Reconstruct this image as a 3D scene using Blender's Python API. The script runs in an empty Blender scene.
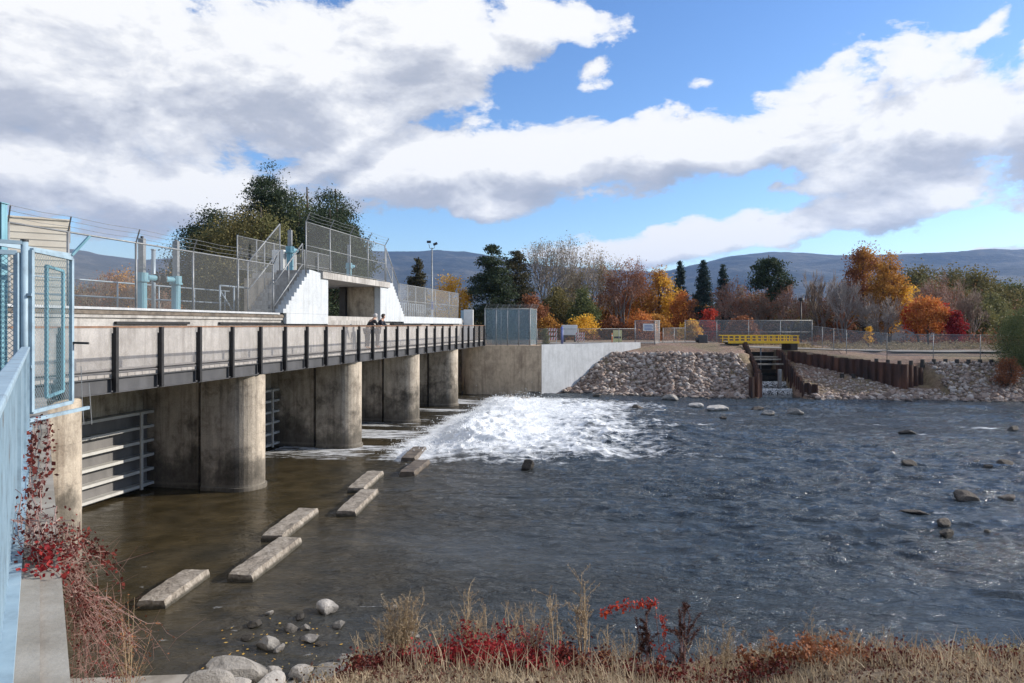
import bpy, math, random
import numpy as np
from mathutils import Vector, Matrix

rnd = random.Random(11)
RNG = np.random.default_rng(7)
sc = bpy.context.scene
col = sc.collection

# ------------------------------------------------------------------ frames
CAMZ = 5.5
F = 682.7
HX, HY = 512.0, 325.0
O = np.array([-9.76, 16.65]); TD = np.array([.1967, .9805]); WD = np.array([-.9805, .1967])

def P(u, v, z):                      # dam frame -> world
    p = O + u*TD + v*WD
    return (float(p[0]), float(p[1]), float(z))
def uv_of(x, y):
    dx, dy = x-O[0], y-O[1]
    return dx*TD[0]+dy*TD[1], dx*WD[0]+dy*WD[1]
def at(px, py, z=0.):                # where a sight line meets height z
    Y = (CAMZ-z)*F/(py-HY)
    return ((px-HX)/F*Y, Y, z)
def atY(px, Y, z):
    return ((px-HX)/F*Y, Y, z)
def ux(px, v):                       # u on the plane v seen in column px
    s = (px-HX)/F
    a = O[0]+v*WD[0]; b = O[1]+v*WD[1]
    return (s*b-a)/(TD[0]-s*TD[1])

# ------------------------------------------------------------------ noise
def _hash(ix, iy, seed):
    h = (ix.astype(np.int64)*374761393 + iy.astype(np.int64)*668265263 + seed*1442695041) & 0xffffffff
    h = ((h ^ (h >> 13))*1274126177) & 0xffffffff
    h = h ^ (h >> 16)
    return (h & 0xffff)/32767.5-1.
def vnoise(x, y, seed=0):
    x = np.asarray(x, float); y = np.asarray(y, float)
    ix = np.floor(x); iy = np.floor(y); fx = x-ix; fy = y-iy
    fx = fx*fx*fx*(fx*(fx*6-15)+10); fy = fy*fy*fy*(fy*(fy*6-15)+10)
    ix = ix.astype(np.int64); iy = iy.astype(np.int64)
    a = _hash(ix, iy, seed); b = _hash(ix+1, iy, seed); c = _hash(ix, iy+1, seed); d = _hash(ix+1, iy+1, seed)
    return (a*(1-fx)+b*fx)*(1-fy)+(c*(1-fx)+d*fx)*fy
def fbm(x, y, seed=0, oct=4, gain=.5):
    s = 0; a = 1.; t = 0
    for o in range(oct):
        c, n = math.cos(.6*o), math.sin(.6*o)
        X = (x*c-y*n)*2**o; Y = (x*n+y*c)*2**o
        s = s+a*vnoise(X+13.7*o, Y-7.3*o, seed+o); t += a; a *= gain
    return s/t
def sstep(a, b, x):
    t = np.clip((x-a)/(b-a), 0, 1); return t*t*(3-2*t)

# ------------------------------------------------------------------ node helpers
MATS = {}
def new_mat(name):
    m = bpy.data.materials.new(name); m.use_nodes = True
    nt = m.node_tree; nt.nodes.clear()
    out = nt.nodes.new('ShaderNodeOutputMaterial')
    b = nt.nodes.new('ShaderNodeBsdfPrincipled')
    nt.links.new(b.outputs[0], out.inputs[0])
    MATS[name] = m
    return m, nt, b, out
def nd(nt, t, **kw):
    n = nt.nodes.new(t)
    for k, v in kw.items():
        if k == 'inp':
            for kk, vv in v.items():
                if hasattr(vv, 'bl_idname') or isinstance(vv, bpy.types.NodeSocket): nt.links.new(vv, n.inputs[kk])
                else: n.inputs[kk].default_value = vv
        else: setattr(n, k, v)
    return n
def math_(nt, op, a, b=None, c=None, clamp=False):
    n = nt.nodes.new('ShaderNodeMath'); n.operation = op; n.use_clamp = clamp
    for i, v in enumerate((a, b, c)):
        if v is None: continue
        if isinstance(v, bpy.types.NodeSocket): nt.links.new(v, n.inputs[i])
        else: n.inputs[i].default_value = v
    return n.outputs[0]
def ramp(nt, fac, stops, interp='LINEAR'):
    n = nt.nodes.new('ShaderNodeValToRGB'); r = n.color_ramp; r.interpolation = interp
    while len(r.elements) < len(stops): r.elements.new(.5)
    for e, (p, c) in zip(r.elements, stops):
        e.position = p; e.color = (*c, 1) if len(c) == 3 else c
    nt.links.new(fac, n.inputs[0]); return n.outputs[0]
def mixc(nt, fac, a, b, mode='MIX'):
    n = nt.nodes.new('ShaderNodeMix'); n.data_type = 'RGBA'; n.blend_type = mode
    for i, v in ((0, fac), (6, a), (7, b)):
        if isinstance(v, bpy.types.NodeSocket): nt.links.new(v, n.inputs[i])
        elif i == 0: n.inputs[0].default_value = v
        else: n.inputs[i].default_value = (*v, 1)
    return n.outputs[2]
def position(nt, scale=(1, 1, 1), obj=False):
    if obj: o = nt.nodes.new('ShaderNodeTexCoord').outputs['Object']
    else: o = nt.nodes.new('ShaderNodeNewGeometry').outputs['Position']
    mp = nt.nodes.new('ShaderNodeMapping'); mp.inputs['Scale'].default_value = scale
    nt.links.new(o, mp.inputs[0]); return mp.outputs[0]
def noise(nt, vec, scale, detail=4, rough=.55, dist=0.):
    n = nt.nodes.new('ShaderNodeTexNoise')
    n.inputs['Scale'].default_value = scale; n.inputs['Detail'].default_value = detail
    n.inputs['Roughness'].default_value = rough; n.inputs['Distortion'].default_value = dist
    nt.links.new(vec, n.inputs['Vector']); return n.outputs[0]
def bump(nt, h, bsdf, strength=.3, dist=.02):
    n = nt.nodes.new('ShaderNodeBump'); n.inputs['Strength'].default_value = strength
    n.inputs['Distance'].default_value = dist
    nt.links.new(h, n.inputs['Height']); nt.links.new(n.outputs[0], bsdf.inputs['Normal'])
def srgb(r, g, b):
    f = lambda c: ((c/255+.055)/1.055)**2.4 if c > 10 else c/255/12.92
    return (f(r), f(g), f(b))

def mat_varied(name, cols, rough=.8, scale=3., stretch=(1, 1, 1), metallic=0., bstr=.3, bdist=.02, bscale=None, obj=False, detail=5, lo=.3, hi=.7):
    m, nt, b, o = new_mat(name)
    v = position(nt, stretch, obj)
    n = noise(nt, v, scale, detail, .62)
    k = len(cols)
    c = ramp(nt, n, [(lo+(hi-lo)*i/(k-1), cc) for i, cc in enumerate(cols)])
    nt.links.new(c, b.inputs['Base Color'])
    b.inputs['Roughness'].default_value = rough; b.inputs['Metallic'].default_value = metallic
    if bstr:
        bump(nt, noise(nt, v, bscale or scale*6, 4, .6), b, bstr, bdist)
    return m

def mat_concrete(name, base, dark, streak, wet=True, light=None):
    m, nt, b, o = new_mat(name)
    p = position(nt)
    n1 = noise(nt, position(nt, (1, 1, .9)), .9, 6, .65)
    n4 = noise(nt, position(nt, (1, 1, .7)), 2.6, 7, .72, .6)
    n2 = noise(nt, position(nt, (5, 5, .35)), 1.2, 5, .6)
    n3 = noise(nt, p, 22, 4, .6)
    c = ramp(nt, math_(nt, 'ADD', math_(nt, 'MULTIPLY', n1, .5), math_(nt, 'MULTIPLY', n4, .5)), [(.38, dark), (.5, base), (.62, light or tuple(min(1, x*1.3) for x in base))])
    s = math_(nt, 'SUBTRACT', n2, .48); s = math_(nt, 'MULTIPLY', s, 4.5, clamp=True)
    c = mixc(nt, math_(nt, 'MULTIPLY', s, .62), c, streak)
    c = mixc(nt, .35, c, ramp(nt, n3, [(.3, (.35, .35, .35)), (.7, (.75, .74, .72))]), 'OVERLAY')
    # formwork lift lines
    sx = nt.nodes.new('ShaderNodeSeparateXYZ'); nt.links.new(p, sx.inputs[0])
    z = sx.outputs[2]
    fr = math_(nt, 'FRACT', math_(nt, 'DIVIDE', z, .93))
    ln = math_(nt, 'LESS_THAN', fr, .018)
    c = mixc(nt, math_(nt, 'MULTIPLY', ln, .12 if wet else .03), c, (.05, .045, .04))
    if wet:
        zz = math_(nt, 'ADD', z, math_(nt, 'MULTIPLY', math_(nt, 'SUBTRACT', n1, .56), 6.5))
        w = ramp(nt, math_(nt, 'MULTIPLY', zz, .4, clamp=True), [(0, (1, 1, 1)), (.25, (.8, .8, .8)), (.62, (0, 0, 0))])
        c = mixc(nt, math_(nt, 'MULTIPLY', w, .72), c, (.028, .026, .02))
        # pale calcite line above the water
        w2 = ramp(nt, math_(nt, 'MULTIPLY', math_(nt, 'ADD', z, math_(nt, 'MULTIPLY', n1, .15)), 1.0, clamp=True), [(.16, (0, 0, 0)), (.24, (1, 1, 1)), (.3, (0, 0, 0))])
        c = mixc(nt, math_(nt, 'MULTIPLY', w2, .35), c, (.3, .27, .22))
    nt.links.new(c, b.inputs['Base Color']); b.inputs['Roughness'].default_value = .88
    h = math_(nt, 'ADD', n3, math_(nt, 'MULTIPLY', n1, 1.5))
    h = math_(nt, 'SUBTRACT', h, math_(nt, 'MULTIPLY', ln, 1. if wet else .15))
    bump(nt, h, b, .45, .02)
    return m

mat_concrete('pier_concrete', (.39, .335, .265), (.165, .135, .10), (.10, .082, .066))
mat_concrete('abutment_concrete', (.38, .325, .255), (.20, .165, .125), (.12, .08, .05))
mat_concrete('far_concrete', (.50, .38, .26), (.32, .235, .16), (.22, .15, .095), wet=False)
mat_concrete('wall_concrete', (.35, .335, .315), (.24, .225, .205), (.15, .135, .12), wet=False)
mat_concrete('white_paint_concrete', (.47, .50, .525), (.40, .425, .445), (.32, .335, .335), wet=False, light=(.50, .53, .555))
mat_concrete('white_wing_concrete', (.44, .455, .47), (.37, .38, .39), (.31, .32, .325), wet=False, light=(.49, .505, .52))
m_, nt_, b__, o__ = new_mat('block_concrete'); p_ = position(nt_); q1 = noise(nt_, p_, 3.6, 8, .72, .5); q2 = noise(nt_, p_, 16, 5, .65)
c_b = ramp(nt_, math_(nt_, 'ADD', math_(nt_, 'MULTIPLY', q1, .65), math_(nt_, 'MULTIPLY', q2, .35)), [(.36, (.055, .045, .035)), (.46, (.20, .17, .135)), (.56, (.33, .29, .24)), (.68, (.44, .40, .35))])
s_b = nt_.nodes.new('ShaderNodeSeparateXYZ'); nt_.links.new(p_, s_b.inputs[0])
w_b = ramp(nt_, math_(nt_, 'ADD', s_b.outputs[2], math_(nt_, 'MULTIPLY', math_(nt_, 'SUBTRACT', q1, .5), .12)), [(.04, (1, 1, 1)), (.11, (0, 0, 0))])
nt_.links.new(mixc(nt_, math_(nt_, 'MULTIPLY', w_b, .85), c_b, (.03, .028, .018)), b__.inputs['Base Color']); b__.inputs['Roughness'].default_value = .85
bump(nt_, math_(nt_, 'ADD', q1, q2), b__, .8, .035)
mat_varied('block_wet', [(.045, .036, .028), (.12, .095, .07), (.19, .155, .12)], .5, 3.2, bstr=.5, bdist=.02, bscale=14)
mat_varied('ledge_concrete', [(.17, .15, .125), (.27, .245, .21), (.34, .315, .28)], .9, 2.2, bstr=.4, bdist=.01, bscale=25, hi=.66)
mat_varied('black_steel', [(.010, .010, .011), (.028, .027, .028)], .5, 4, metallic=.3, bstr=.1)
mat_varied('girder_steel', [(.055, .056, .06), (.10, .10, .105)], .55, 2, (1, 1, .4), metallic=.4, bstr=.1)
mat_varied('rust_rail', [(.13, .065, .035), (.26, .14, .08)], .7, 5, bstr=.2)
mat_varied('plank_wood', [(.24, .22, .20), (.38, .355, .33)], .9, 3, (1, 1, 1), bstr=.3)
mat_varied('galvanized', [(.19, .20, .205), (.31, .32, .325)], .55, 7, metallic=.4, bstr=.05)
mat_varied('gate_steel', [(.42, .41, .38), (.56, .55, .51)], .6, 3, metallic=.1, bstr=.15)
mat_varied('gate_skin', [(.10, .095, .09), (.19, .18, .17)], .7, 1.2, (1, 1, .5), bstr=.15)
mat_varied('blue_paint', [(.16, .13, .10), (.22, .30, .36), (.27, .375, .45), (.30, .41, .485), (.36, .45, .51)], .55, 5.5, (1, 1, .8), bstr=.2, bdist=.004, lo=.25, hi=.74, detail=9)
mat_varied('teal_paint', [(.10, .25, .31), (.19, .38, .45)], .55, 4, (1, 1, .4), bstr=.1)
mat_varied('grey_blue_steel', [(.19, .24, .28), (.30, .35, .39)], .5, 4, (1, 1, .4), metallic=.3, bstr=.1)
mat_varied('cream_cladding', [(.66, .58, .46), (.76, .69, .56)], .7, 1.5, bstr=.1)
mat_varied('cladding_joint_cream', [(.40, .36, .28), (.48, .43, .34)], .8, 1.5, bstr=.1)  # darker cream of the horizontal cladding joints
mat_varied('roof_metal', [(.16, .17, .18), (.22, .23, .24)], .5, 1.5, bstr=.1)
mat_varied('yellow_paint', [(.85, .47, .02), (.92, .56, .04)], .5, 4, bstr=.1)
mat_varied('sheet_pile_rust', [(.028, .02, .017), (.075, .036, .024), (.15, .062, .034)], .85, 1.1, (1, 1, .3), bstr=.5, bdist=.02, bscale=14)
mat_varied('wet_timber', [(.02, .016, .012), (.06, .05, .04)], .7, 3, bstr=.3)
mat_varied('white_plastic', [(.62, .62, .60), (.74, .74, .72)], .5, 3, bstr=0)
mat_varied('sign_red', [(.48, .05, .03), (.55, .07, .04)], .5, 3, bstr=0)
mat_varied('sign_yellow', [(.68, .62, .26), (.75, .70, .35)], .5, 3, bstr=0)
mat_varied('sign_blue', [(.06, .10, .32), (.08, .12, .38)], .5, 3, bstr=0)
mat_varied('orange_plastic', [(.65, .18, .03), (.75, .22, .04)], .5, 3, bstr=0)
mat_varied('dark_plastic', [(.02, .022, .025), (.04, .042, .045)], .6, 3, bstr=0)
mat_varied('bark', [(.05, .038, .028), (.12, .095, .075)], .95, 4, (1, 1, .25), bstr=.6, bdist=.04)
mat_varied('grey_bark', [(.15, .125, .11), (.28, .24, .215)], .95, 4, (1, 1, .25), bstr=.3)
mat_varied('straw_twig', [(.34, .25, .15), (.52, .41, .26)], .9, 3, bstr=0)
mat_varied('dead_wood', [(.22, .18, .14), (.36, .31, .25)], .9, 5, bstr=.3)
mat_varied('red_stem', [(.20, .075, .06), (.42, .30, .26)], .8, 3, bstr=0)
mat_varied('jacket_black', [(.012, .012, .016), (.022, .022, .028)], .85, 5, bstr=.2)
mat_varied('jacket_navy', [(.018, .022, .035), (.03, .035, .05)], .85, 5, bstr=.2)
mat_varied('trousers', [(.03, .035, .05), (.05, .055, .07)], .85, 5, bstr=.2)
mat_varied('skin', [(.46, .27, .19), (.52, .32, .23)], .6, 5, bstr=0)
mat_varied('grey_hair', [(.42, .40, .38), (.58, .56, .54)], .8, 20, bstr=.2)
mat_varied('dark_hair', [(.03, .022, .018), (.05, .035, .025)], .7, 20, bstr=.2)
mat_varied('path_gravel', [(.20, .18, .155), (.31, .285, .25)], .95, .8, bstr=.4, bdist=.01, bscale=30)
mat_varied('glass_lens', [(.55, .58, .6), (.65, .68, .7)], .15, 3, bstr=0)

def mat_leaf(name, cols, rough=.75, transl=.25, objrand=False):
    m, nt, b, o = new_mat(name)
    g = nt.nodes.new('ShaderNodeNewGeometry')
    n = noise(nt, position(nt), .6, 3)
    k_ = 1.0 if any(q in name for q in ('darkred', 'seed', 'crimson', 'scarlet')) else 1.2 if any(q in name for q in ('pine', 'spruce', 'cedar')) else 1.38
    cols = [tuple(min(.85, x*k_) for x in c) for c in cols]
    f = math_(nt, 'ADD', math_(nt, 'MULTIPLY', g.outputs['Random Per Island'], .55), math_(nt, 'MULTIPLY', n, .45))
    c = ramp(nt, f, [(.12+.70*i/(len(cols)-1), cc) for i, cc in enumerate(cols)])
    nt.links.new(c, b.inputs['Base Color']); b.inputs['Roughness'].default_value = rough
    b.inputs['Specular IOR Level'].default_value = .25
    if transl:
        t = nt.nodes.new('ShaderNodeBsdfTranslucent'); nt.links.new(c, t.inputs[0])
        mx = nt.nodes.new('ShaderNodeMixShader'); mx.inputs[0].default_value = transl
        nt.links.new(b.outputs[0], mx.inputs[1]); nt.links.new(t.outputs[0], mx.inputs[2]); nt.links.new(mx.outputs[0], o.inputs[0])
    return m
mat_leaf('leaf_pine', [(.018, .030, .016), (.035, .052, .026), (.06, .078, .04)])
mat_leaf('leaf_spruce', [(.014, .030, .026), (.028, .048, .042), (.05, .075, .07)])
mat_leaf('leaf_cedar', [(.030, .032, .016), (.055, .055, .028), (.095, .075, .04)])
mat_leaf('leaf_willow', [(.07, .075, .025), (.12, .12, .045), (.19, .17, .07)])
mat_leaf('leaf_olive', [(.065, .062, .022), (.115, .10, .038), (.17, .135, .05)])
mat_leaf('leaf_green', [(.04, .052, .02), (.08, .095, .035), (.13, .14, .055)])
mat_leaf('leaf_gold', [(.34, .18, .02), (.54, .31, .035), (.62, .40, .075)], transl=.45)
mat_leaf('leaf_amber', [(.15, .075, .025), (.31, .145, .032), (.46, .25, .05)], transl=.3)
mat_leaf('leaf_rust', [(.10, .04, .022), (.19, .075, .035), (.29, .12, .05)])
mat_leaf('leaf_orange', [(.20, .075, .028), (.40, .13, .035), (.50, .23, .06)], transl=.35)
mat_leaf('leaf_scarlet', [(.30, .025, .02), (.50, .05, .03), (.60, .11, .04)], transl=.3)
mat_leaf('leaf_crimson', [(.14, .010, .014), (.26, .018, .022), (.36, .045, .04)], transl=.3)
mat_leaf('leaf_darkred', [(.045, .012, .010), (.10, .018, .014), (.20, .035, .025)], transl=.2)
mat_leaf('leaf_brownseed', [(.05, .022, .016), (.09, .035, .024), (.13, .055, .035)])
mat_leaf('leaf_tan', [(.13, .10, .055), (.21, .165, .09), (.29, .235, .135)])
mat_leaf('leaf_grey', [(.12, .11, .085), (.20, .18, .14), (.30, .27, .21)])
mat_leaf('leaf_fallen', [(.30, .16, .03), (.48, .28, .05), (.36, .30, .12)])
mat_leaf('grass_straw', [(.14, .10, .065), (.245, .19, .125), (.36, .295, .205)], transl=.3)
mat_leaf('twig_brown', [(.10, .075, .055), (.17, .125, .095), (.24, .18, .14)], transl=0)
mat_leaf('twig_grey', [(.15, .125, .11), (.23, .20, .18), (.31, .27, .245)], transl=0)
mat_leaf('twig_pink', [(.15, .10, .08), (.24, .155, .125), (.32, .215, .175)], transl=0)

# rocks: tone per rock
def mat_rock(name, cols, sc_=2.5):
    m, nt, b, o = new_mat(name)
    g = nt.nodes.new('ShaderNodeNewGeometry'); oi = nt.nodes.new('ShaderNodeObjectInfo')
    r = math_(nt, 'FRACT', math_(nt, 'ADD', g.outputs['Random Per Island'], math_(nt, 'MULTIPLY', oi.outputs['Random'], 3.7)))
    p = position(nt)
    n = noise(nt, p, sc_, 6, .65)
    f = math_(nt, 'ADD', math_(nt, 'MULTIPLY', r, .62), math_(nt, 'MULTIPLY', n, .45))
    c = ramp(nt, f, [(.1+.8*i/(len(cols)-1), cc) for i, cc in enumerate(cols)])
    sx = nt.nodes.new('ShaderNodeSeparateXYZ'); nt.links.new(p, sx.inputs[0])
    w = ramp(nt, math_(nt, 'ADD', sx.outputs[2], math_(nt, 'MULTIPLY', math_(nt, 'SUBTRACT', n, .5), .3)), [(.02, (1, 1, 1)), (.16, (0, 0, 0))])
    c = mixc(nt, math_(nt, 'MULTIPLY', w, .8), c, (.04, .035, .028))
    nt.links.new(c, b.inputs['Base Color']); b.inputs['Roughness'].default_value = .85
    bump(nt, noise(nt, p, sc_*5, 6, .7), b, .9, .08)
mat_rock('rock_tan', [(.14, .095, .072), (.26, .19, .15), (.36, .285, .24), (.56, .50, .44)])
mat_rock('rock_pale', [(.20, .18, .16), (.30, .28, .25), (.42, .39, .355), (.50, .47, .43)])
mat_rock('rock_dark', [(.045, .038, .03), (.085, .07, .055), (.15, .125, .10)])

# chain link : uv in metres
def mat_veil(name, colr, a):
    # chain link finer than a pixel: even see-through weave with slight unevenness
    m, nt, b, o = new_mat(name); b.inputs['Base Color'].default_value = (*colr, 1); b.inputs['Roughness'].default_value = .6; b.inputs['Metallic'].default_value = .3
    t = nt.nodes.new('ShaderNodeBsdfTransparent'); mx = nt.nodes.new('ShaderNodeMixShader')
    f = math_(nt, 'ADD', a-.04, math_(nt, 'MULTIPLY', noise(nt, position(nt), 1.2, 3), .08))
    nt.links.new(f, mx.inputs[0]); nt.links.new(t.outputs[0], mx.inputs[1]); nt.links.new(b.outputs[0], mx.inputs[2]); nt.links.new(mx.outputs[0], o.inputs[0])
def mat_mesh(name, colr, pitch=.055, wire=.10, diamond=True, metal=.4):
    m, nt, b, o = new_mat(name)
    uv = nt.nodes.new('ShaderNodeUVMap')
    s = nt.nodes.new('ShaderNodeSeparateXYZ'); nt.links.new(uv.outputs[0], s.inputs[0])
    a, c = s.outputs[0], s.outputs[1]
    if diamond:
        p = math_(nt, 'ADD', a, c); q = math_(nt, 'SUBTRACT', a, c)
    else: p, q = a, c
    k = []
    for w in (p, q):
        fr = math_(nt, 'FRACT', math_(nt, 'DIVIDE', w, pitch*(1.41 if diamond else 1)))
        k.append(math_(nt, 'LESS_THAN', fr, wire))
    al = math_(nt, 'MAXIMUM', k[0], k[1])
    b.inputs['Base Color'].default_value = (*colr, 1); b.inputs['Roughness'].default_value = .5
    b.inputs['Metallic'].default_value = metal
    t = nt.nodes.new('ShaderNodeBsdfTransparent')
    mx = nt.nodes.new('ShaderNodeMixShader')
    nt.links.new(al, mx.inputs[0]); nt.links.new(t.outputs[0], mx.inputs[1]); nt.links.new(b.outputs[0], mx.inputs[2])
    nt.links.new(mx.outputs[0], o.inputs[0])
mat_veil('chain_link', (.20, .21, .215), .20)
mat_veil('chain_link_dense', (.34, .35, .355), .30)
mat_mesh('chain_link_blue', (.13, .22, .26), .05, wire=.15)
mat_veil('veil_blue', (.20, .27, .30), .42)
mat_veil('rail_mesh', (.30, .28, .27), .34)

# ------------------------------------------------------------------ object helpers
BASE = {}
def tag(o, label=None, cat=None, group=None, kind=None):
    if label: o['label'] = label
    if cat: o['category'] = cat
    if group: o['group'] = group
    if kind: o['kind'] = kind
    return o
def thing(name, label, cat, loc, group=None, rz=0.):
    o = bpy.data.objects.new(name, None); col.objects.link(o)
    o.empty_display_size = .2
    o.location = loc; o.rotation_euler = (0, 0, rz); BASE[o.name] = tuple(loc)
    return tag(o, label, cat, group)

class MB:
    def __init__(s): s.v = []; s.f = []; s.uv = {}
    def add(s, vs, fs, uvs=None):
        n = len(s.v); s.v += [tuple(map(float, p)) for p in vs]
        for i, f in enumerate(fs):
            if uvs: s.uv[len(s.f)] = uvs[i]
            s.f.append(tuple(n+j for j in f))
        return s
    def box(s, x0, x1, y0, y1, z0, z1):
        return s.add([(x0, y0, z0), (x1, y0, z0), (x1, y1, z0), (x0, y1, z0), (x0, y0, z1), (x1, y0, z1), (x1, y1, z1), (x0, y1, z1)],
                     [(0, 3, 2, 1), (4, 5, 6, 7), (0, 1, 5, 4), (1, 2, 6, 5), (2, 3, 7, 6), (3, 0, 4, 7)])
    def uvbox(s, u0, u1, v0, v1, z0, z1):
        c = [(u0, v0), (u0, v1), (u1, v1), (u1, v0)]
        return s.prism([P(u, v, 0)[:2] for u, v in c], z0, z1)
    def prism(s, poly, z0, z1):
        n = len(poly)
        a = sum(poly[i][0]*poly[(i+1) % n][1]-poly[(i+1) % n][0]*poly[i][1] for i in range(n))
        if a < 0: poly = poly[::-1]
        vs = [(x, y, z0) for x, y in poly]+[(x, y, z1) for x, y in poly]
        return s.add(vs, [tuple(range(n))[::-1], tuple(range(n, 2*n))]+[(i, (i+1) % n, n+(i+1) % n, n+i) for i in range(n)])
    def bar(s, p0, p1, w, h, up=(0, 0, 1)):      # rectangular bar between two points
        p0 = Vector(p0); p1 = Vector(p1); d = (p1-p0).normalized(); up = Vector(up)
        if abs(d.dot(up)) > .98: up = Vector((1, 0, 0)) if abs(d.x) < .9 else Vector((0, 1, 0))
        a = d.cross(up).normalized()*w/2; b = a.cross(d).normalized()*h/2
        vs = [p0-a-b, p0+a-b, p0+a+b, p0-a+b, p1-a-b, p1+a-b, p1+a+b, p1-a+b]
        return s.add(vs, [(0, 1, 2, 3), (7, 6, 5, 4), (0, 4, 5, 1), (1, 5, 6, 2), (2, 6, 7, 3), (3, 7, 4, 0)])
    def tube(s, pts, r, n=8, cap=True):
        pts = [Vector(p) for p in pts]; m = len(pts)
        rs = r if isinstance(r, (list, tuple)) else [r]*m
        vs = []
        for i, p in enumerate(pts):
            d = (pts[min(i+1, m-1)]-pts[max(i-1, 0)]).normalized()
            up = Vector((0, 0, 1)) if abs(d.z) < .9 else Vector((1, 0, 0))
            a = d.cross(up).normalized(); b = a.cross(d)
            for k in range(n):
                t = 2*math.pi*k/n
                vs.append(p+(a*math.cos(t)+b*math.sin(t))*rs[i])
        fs = [(i*n+k, i*n+(k+1) % n, (i+1)*n+(k+1) % n, (i+1)*n+k) for i in range(m-1) for k in range(n)]
        if cap: fs += [tuple(range(n))[::-1], tuple((m-1)*n+k for k in range(n))]
        return s.add(vs, fs)
    def sheet(s, a, b, z0a, z1a, z0b=None, z1b=None, off=0.):   # vertical panel with uv in metres
        if z0b is None: z0b, z1b = z0a, z1a
        L = math.hypot(b[0]-a[0], b[1]-a[1])
        return s.add([(a[0], a[1], z0a), (b[0], b[1], z0b), (b[0], b[1], z1b), (a[0], a[1], z1a)], [(0, 1, 2, 3)],
                     [[(off, z0a), (off+L, z0b), (off+L, z1b), (off, z1a)]])
    def build(s, name, mat, parent=None, origin=None, smooth=False, bevel=0.):
        root = parent
        while root is not None and root.parent is not None: root = root.parent
        og = Vector(origin) if origin is not None else (Vector(BASE[root.name]) if root is not None and root.name in BASE else Vector((0, 0, 0)))
        me = bpy.data.meshes.new(name)
        me.from_pydata([(x-og.x, y-og.y, z-og.z) for x, y, z in s.v], [], s.f)
        if s.uv:
            l = me.uv_layers.new(name='UVMap')
            for i, uvs in s.uv.items():
                for li, q in zip(me.polygons[i].loop_indices, uvs): l.data[li].uv = q
        return link(name, me, mat, parent, og if parent is None else None, smooth, bevel)

def link(name, me, mat, parent=None, loc=None, smooth=False, bevel=0.):
    me.materials.append(MATS[mat] if isinstance(mat, str) else mat)
    if smooth: me.polygons.foreach_set('use_smooth', [True]*len(me.polygons))
    o = bpy.data.objects.new(name, me); col.objects.link(o)
    if parent is not None: o.parent = parent
    if loc is not None: o.location = loc; BASE[o.name] = tuple(loc)
    if bevel:
        b = o.modifiers.new('bevel', 'BEVEL'); b.width = bevel; b.segments = 2; b.limit_method = 'ANGLE'
    return o
def npmesh(name, v, f, mat, parent=None, loc=None, smooth=False):
    v = np.asarray(v, np.float32); f = np.asarray(f, np.int32)
    me = bpy.data.meshes.new(name); k = f.shape[1]
    me.vertices.add(len(v)); me.vertices.foreach_set('co', v.ravel())
    me.loops.add(f.size); me.loops.foreach_set('vertex_index', f.ravel())
    me.polygons.add(len(f)); me.polygons.foreach_set('loop_start', np.arange(0, f.size, k, dtype=np.int32))
    me.polygons.foreach_set('loop_total', np.full(len(f), k, np.int32))
    me.update(calc_edges=True); me.validate()
    return link(name, me, mat, parent, loc, smooth)

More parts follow.
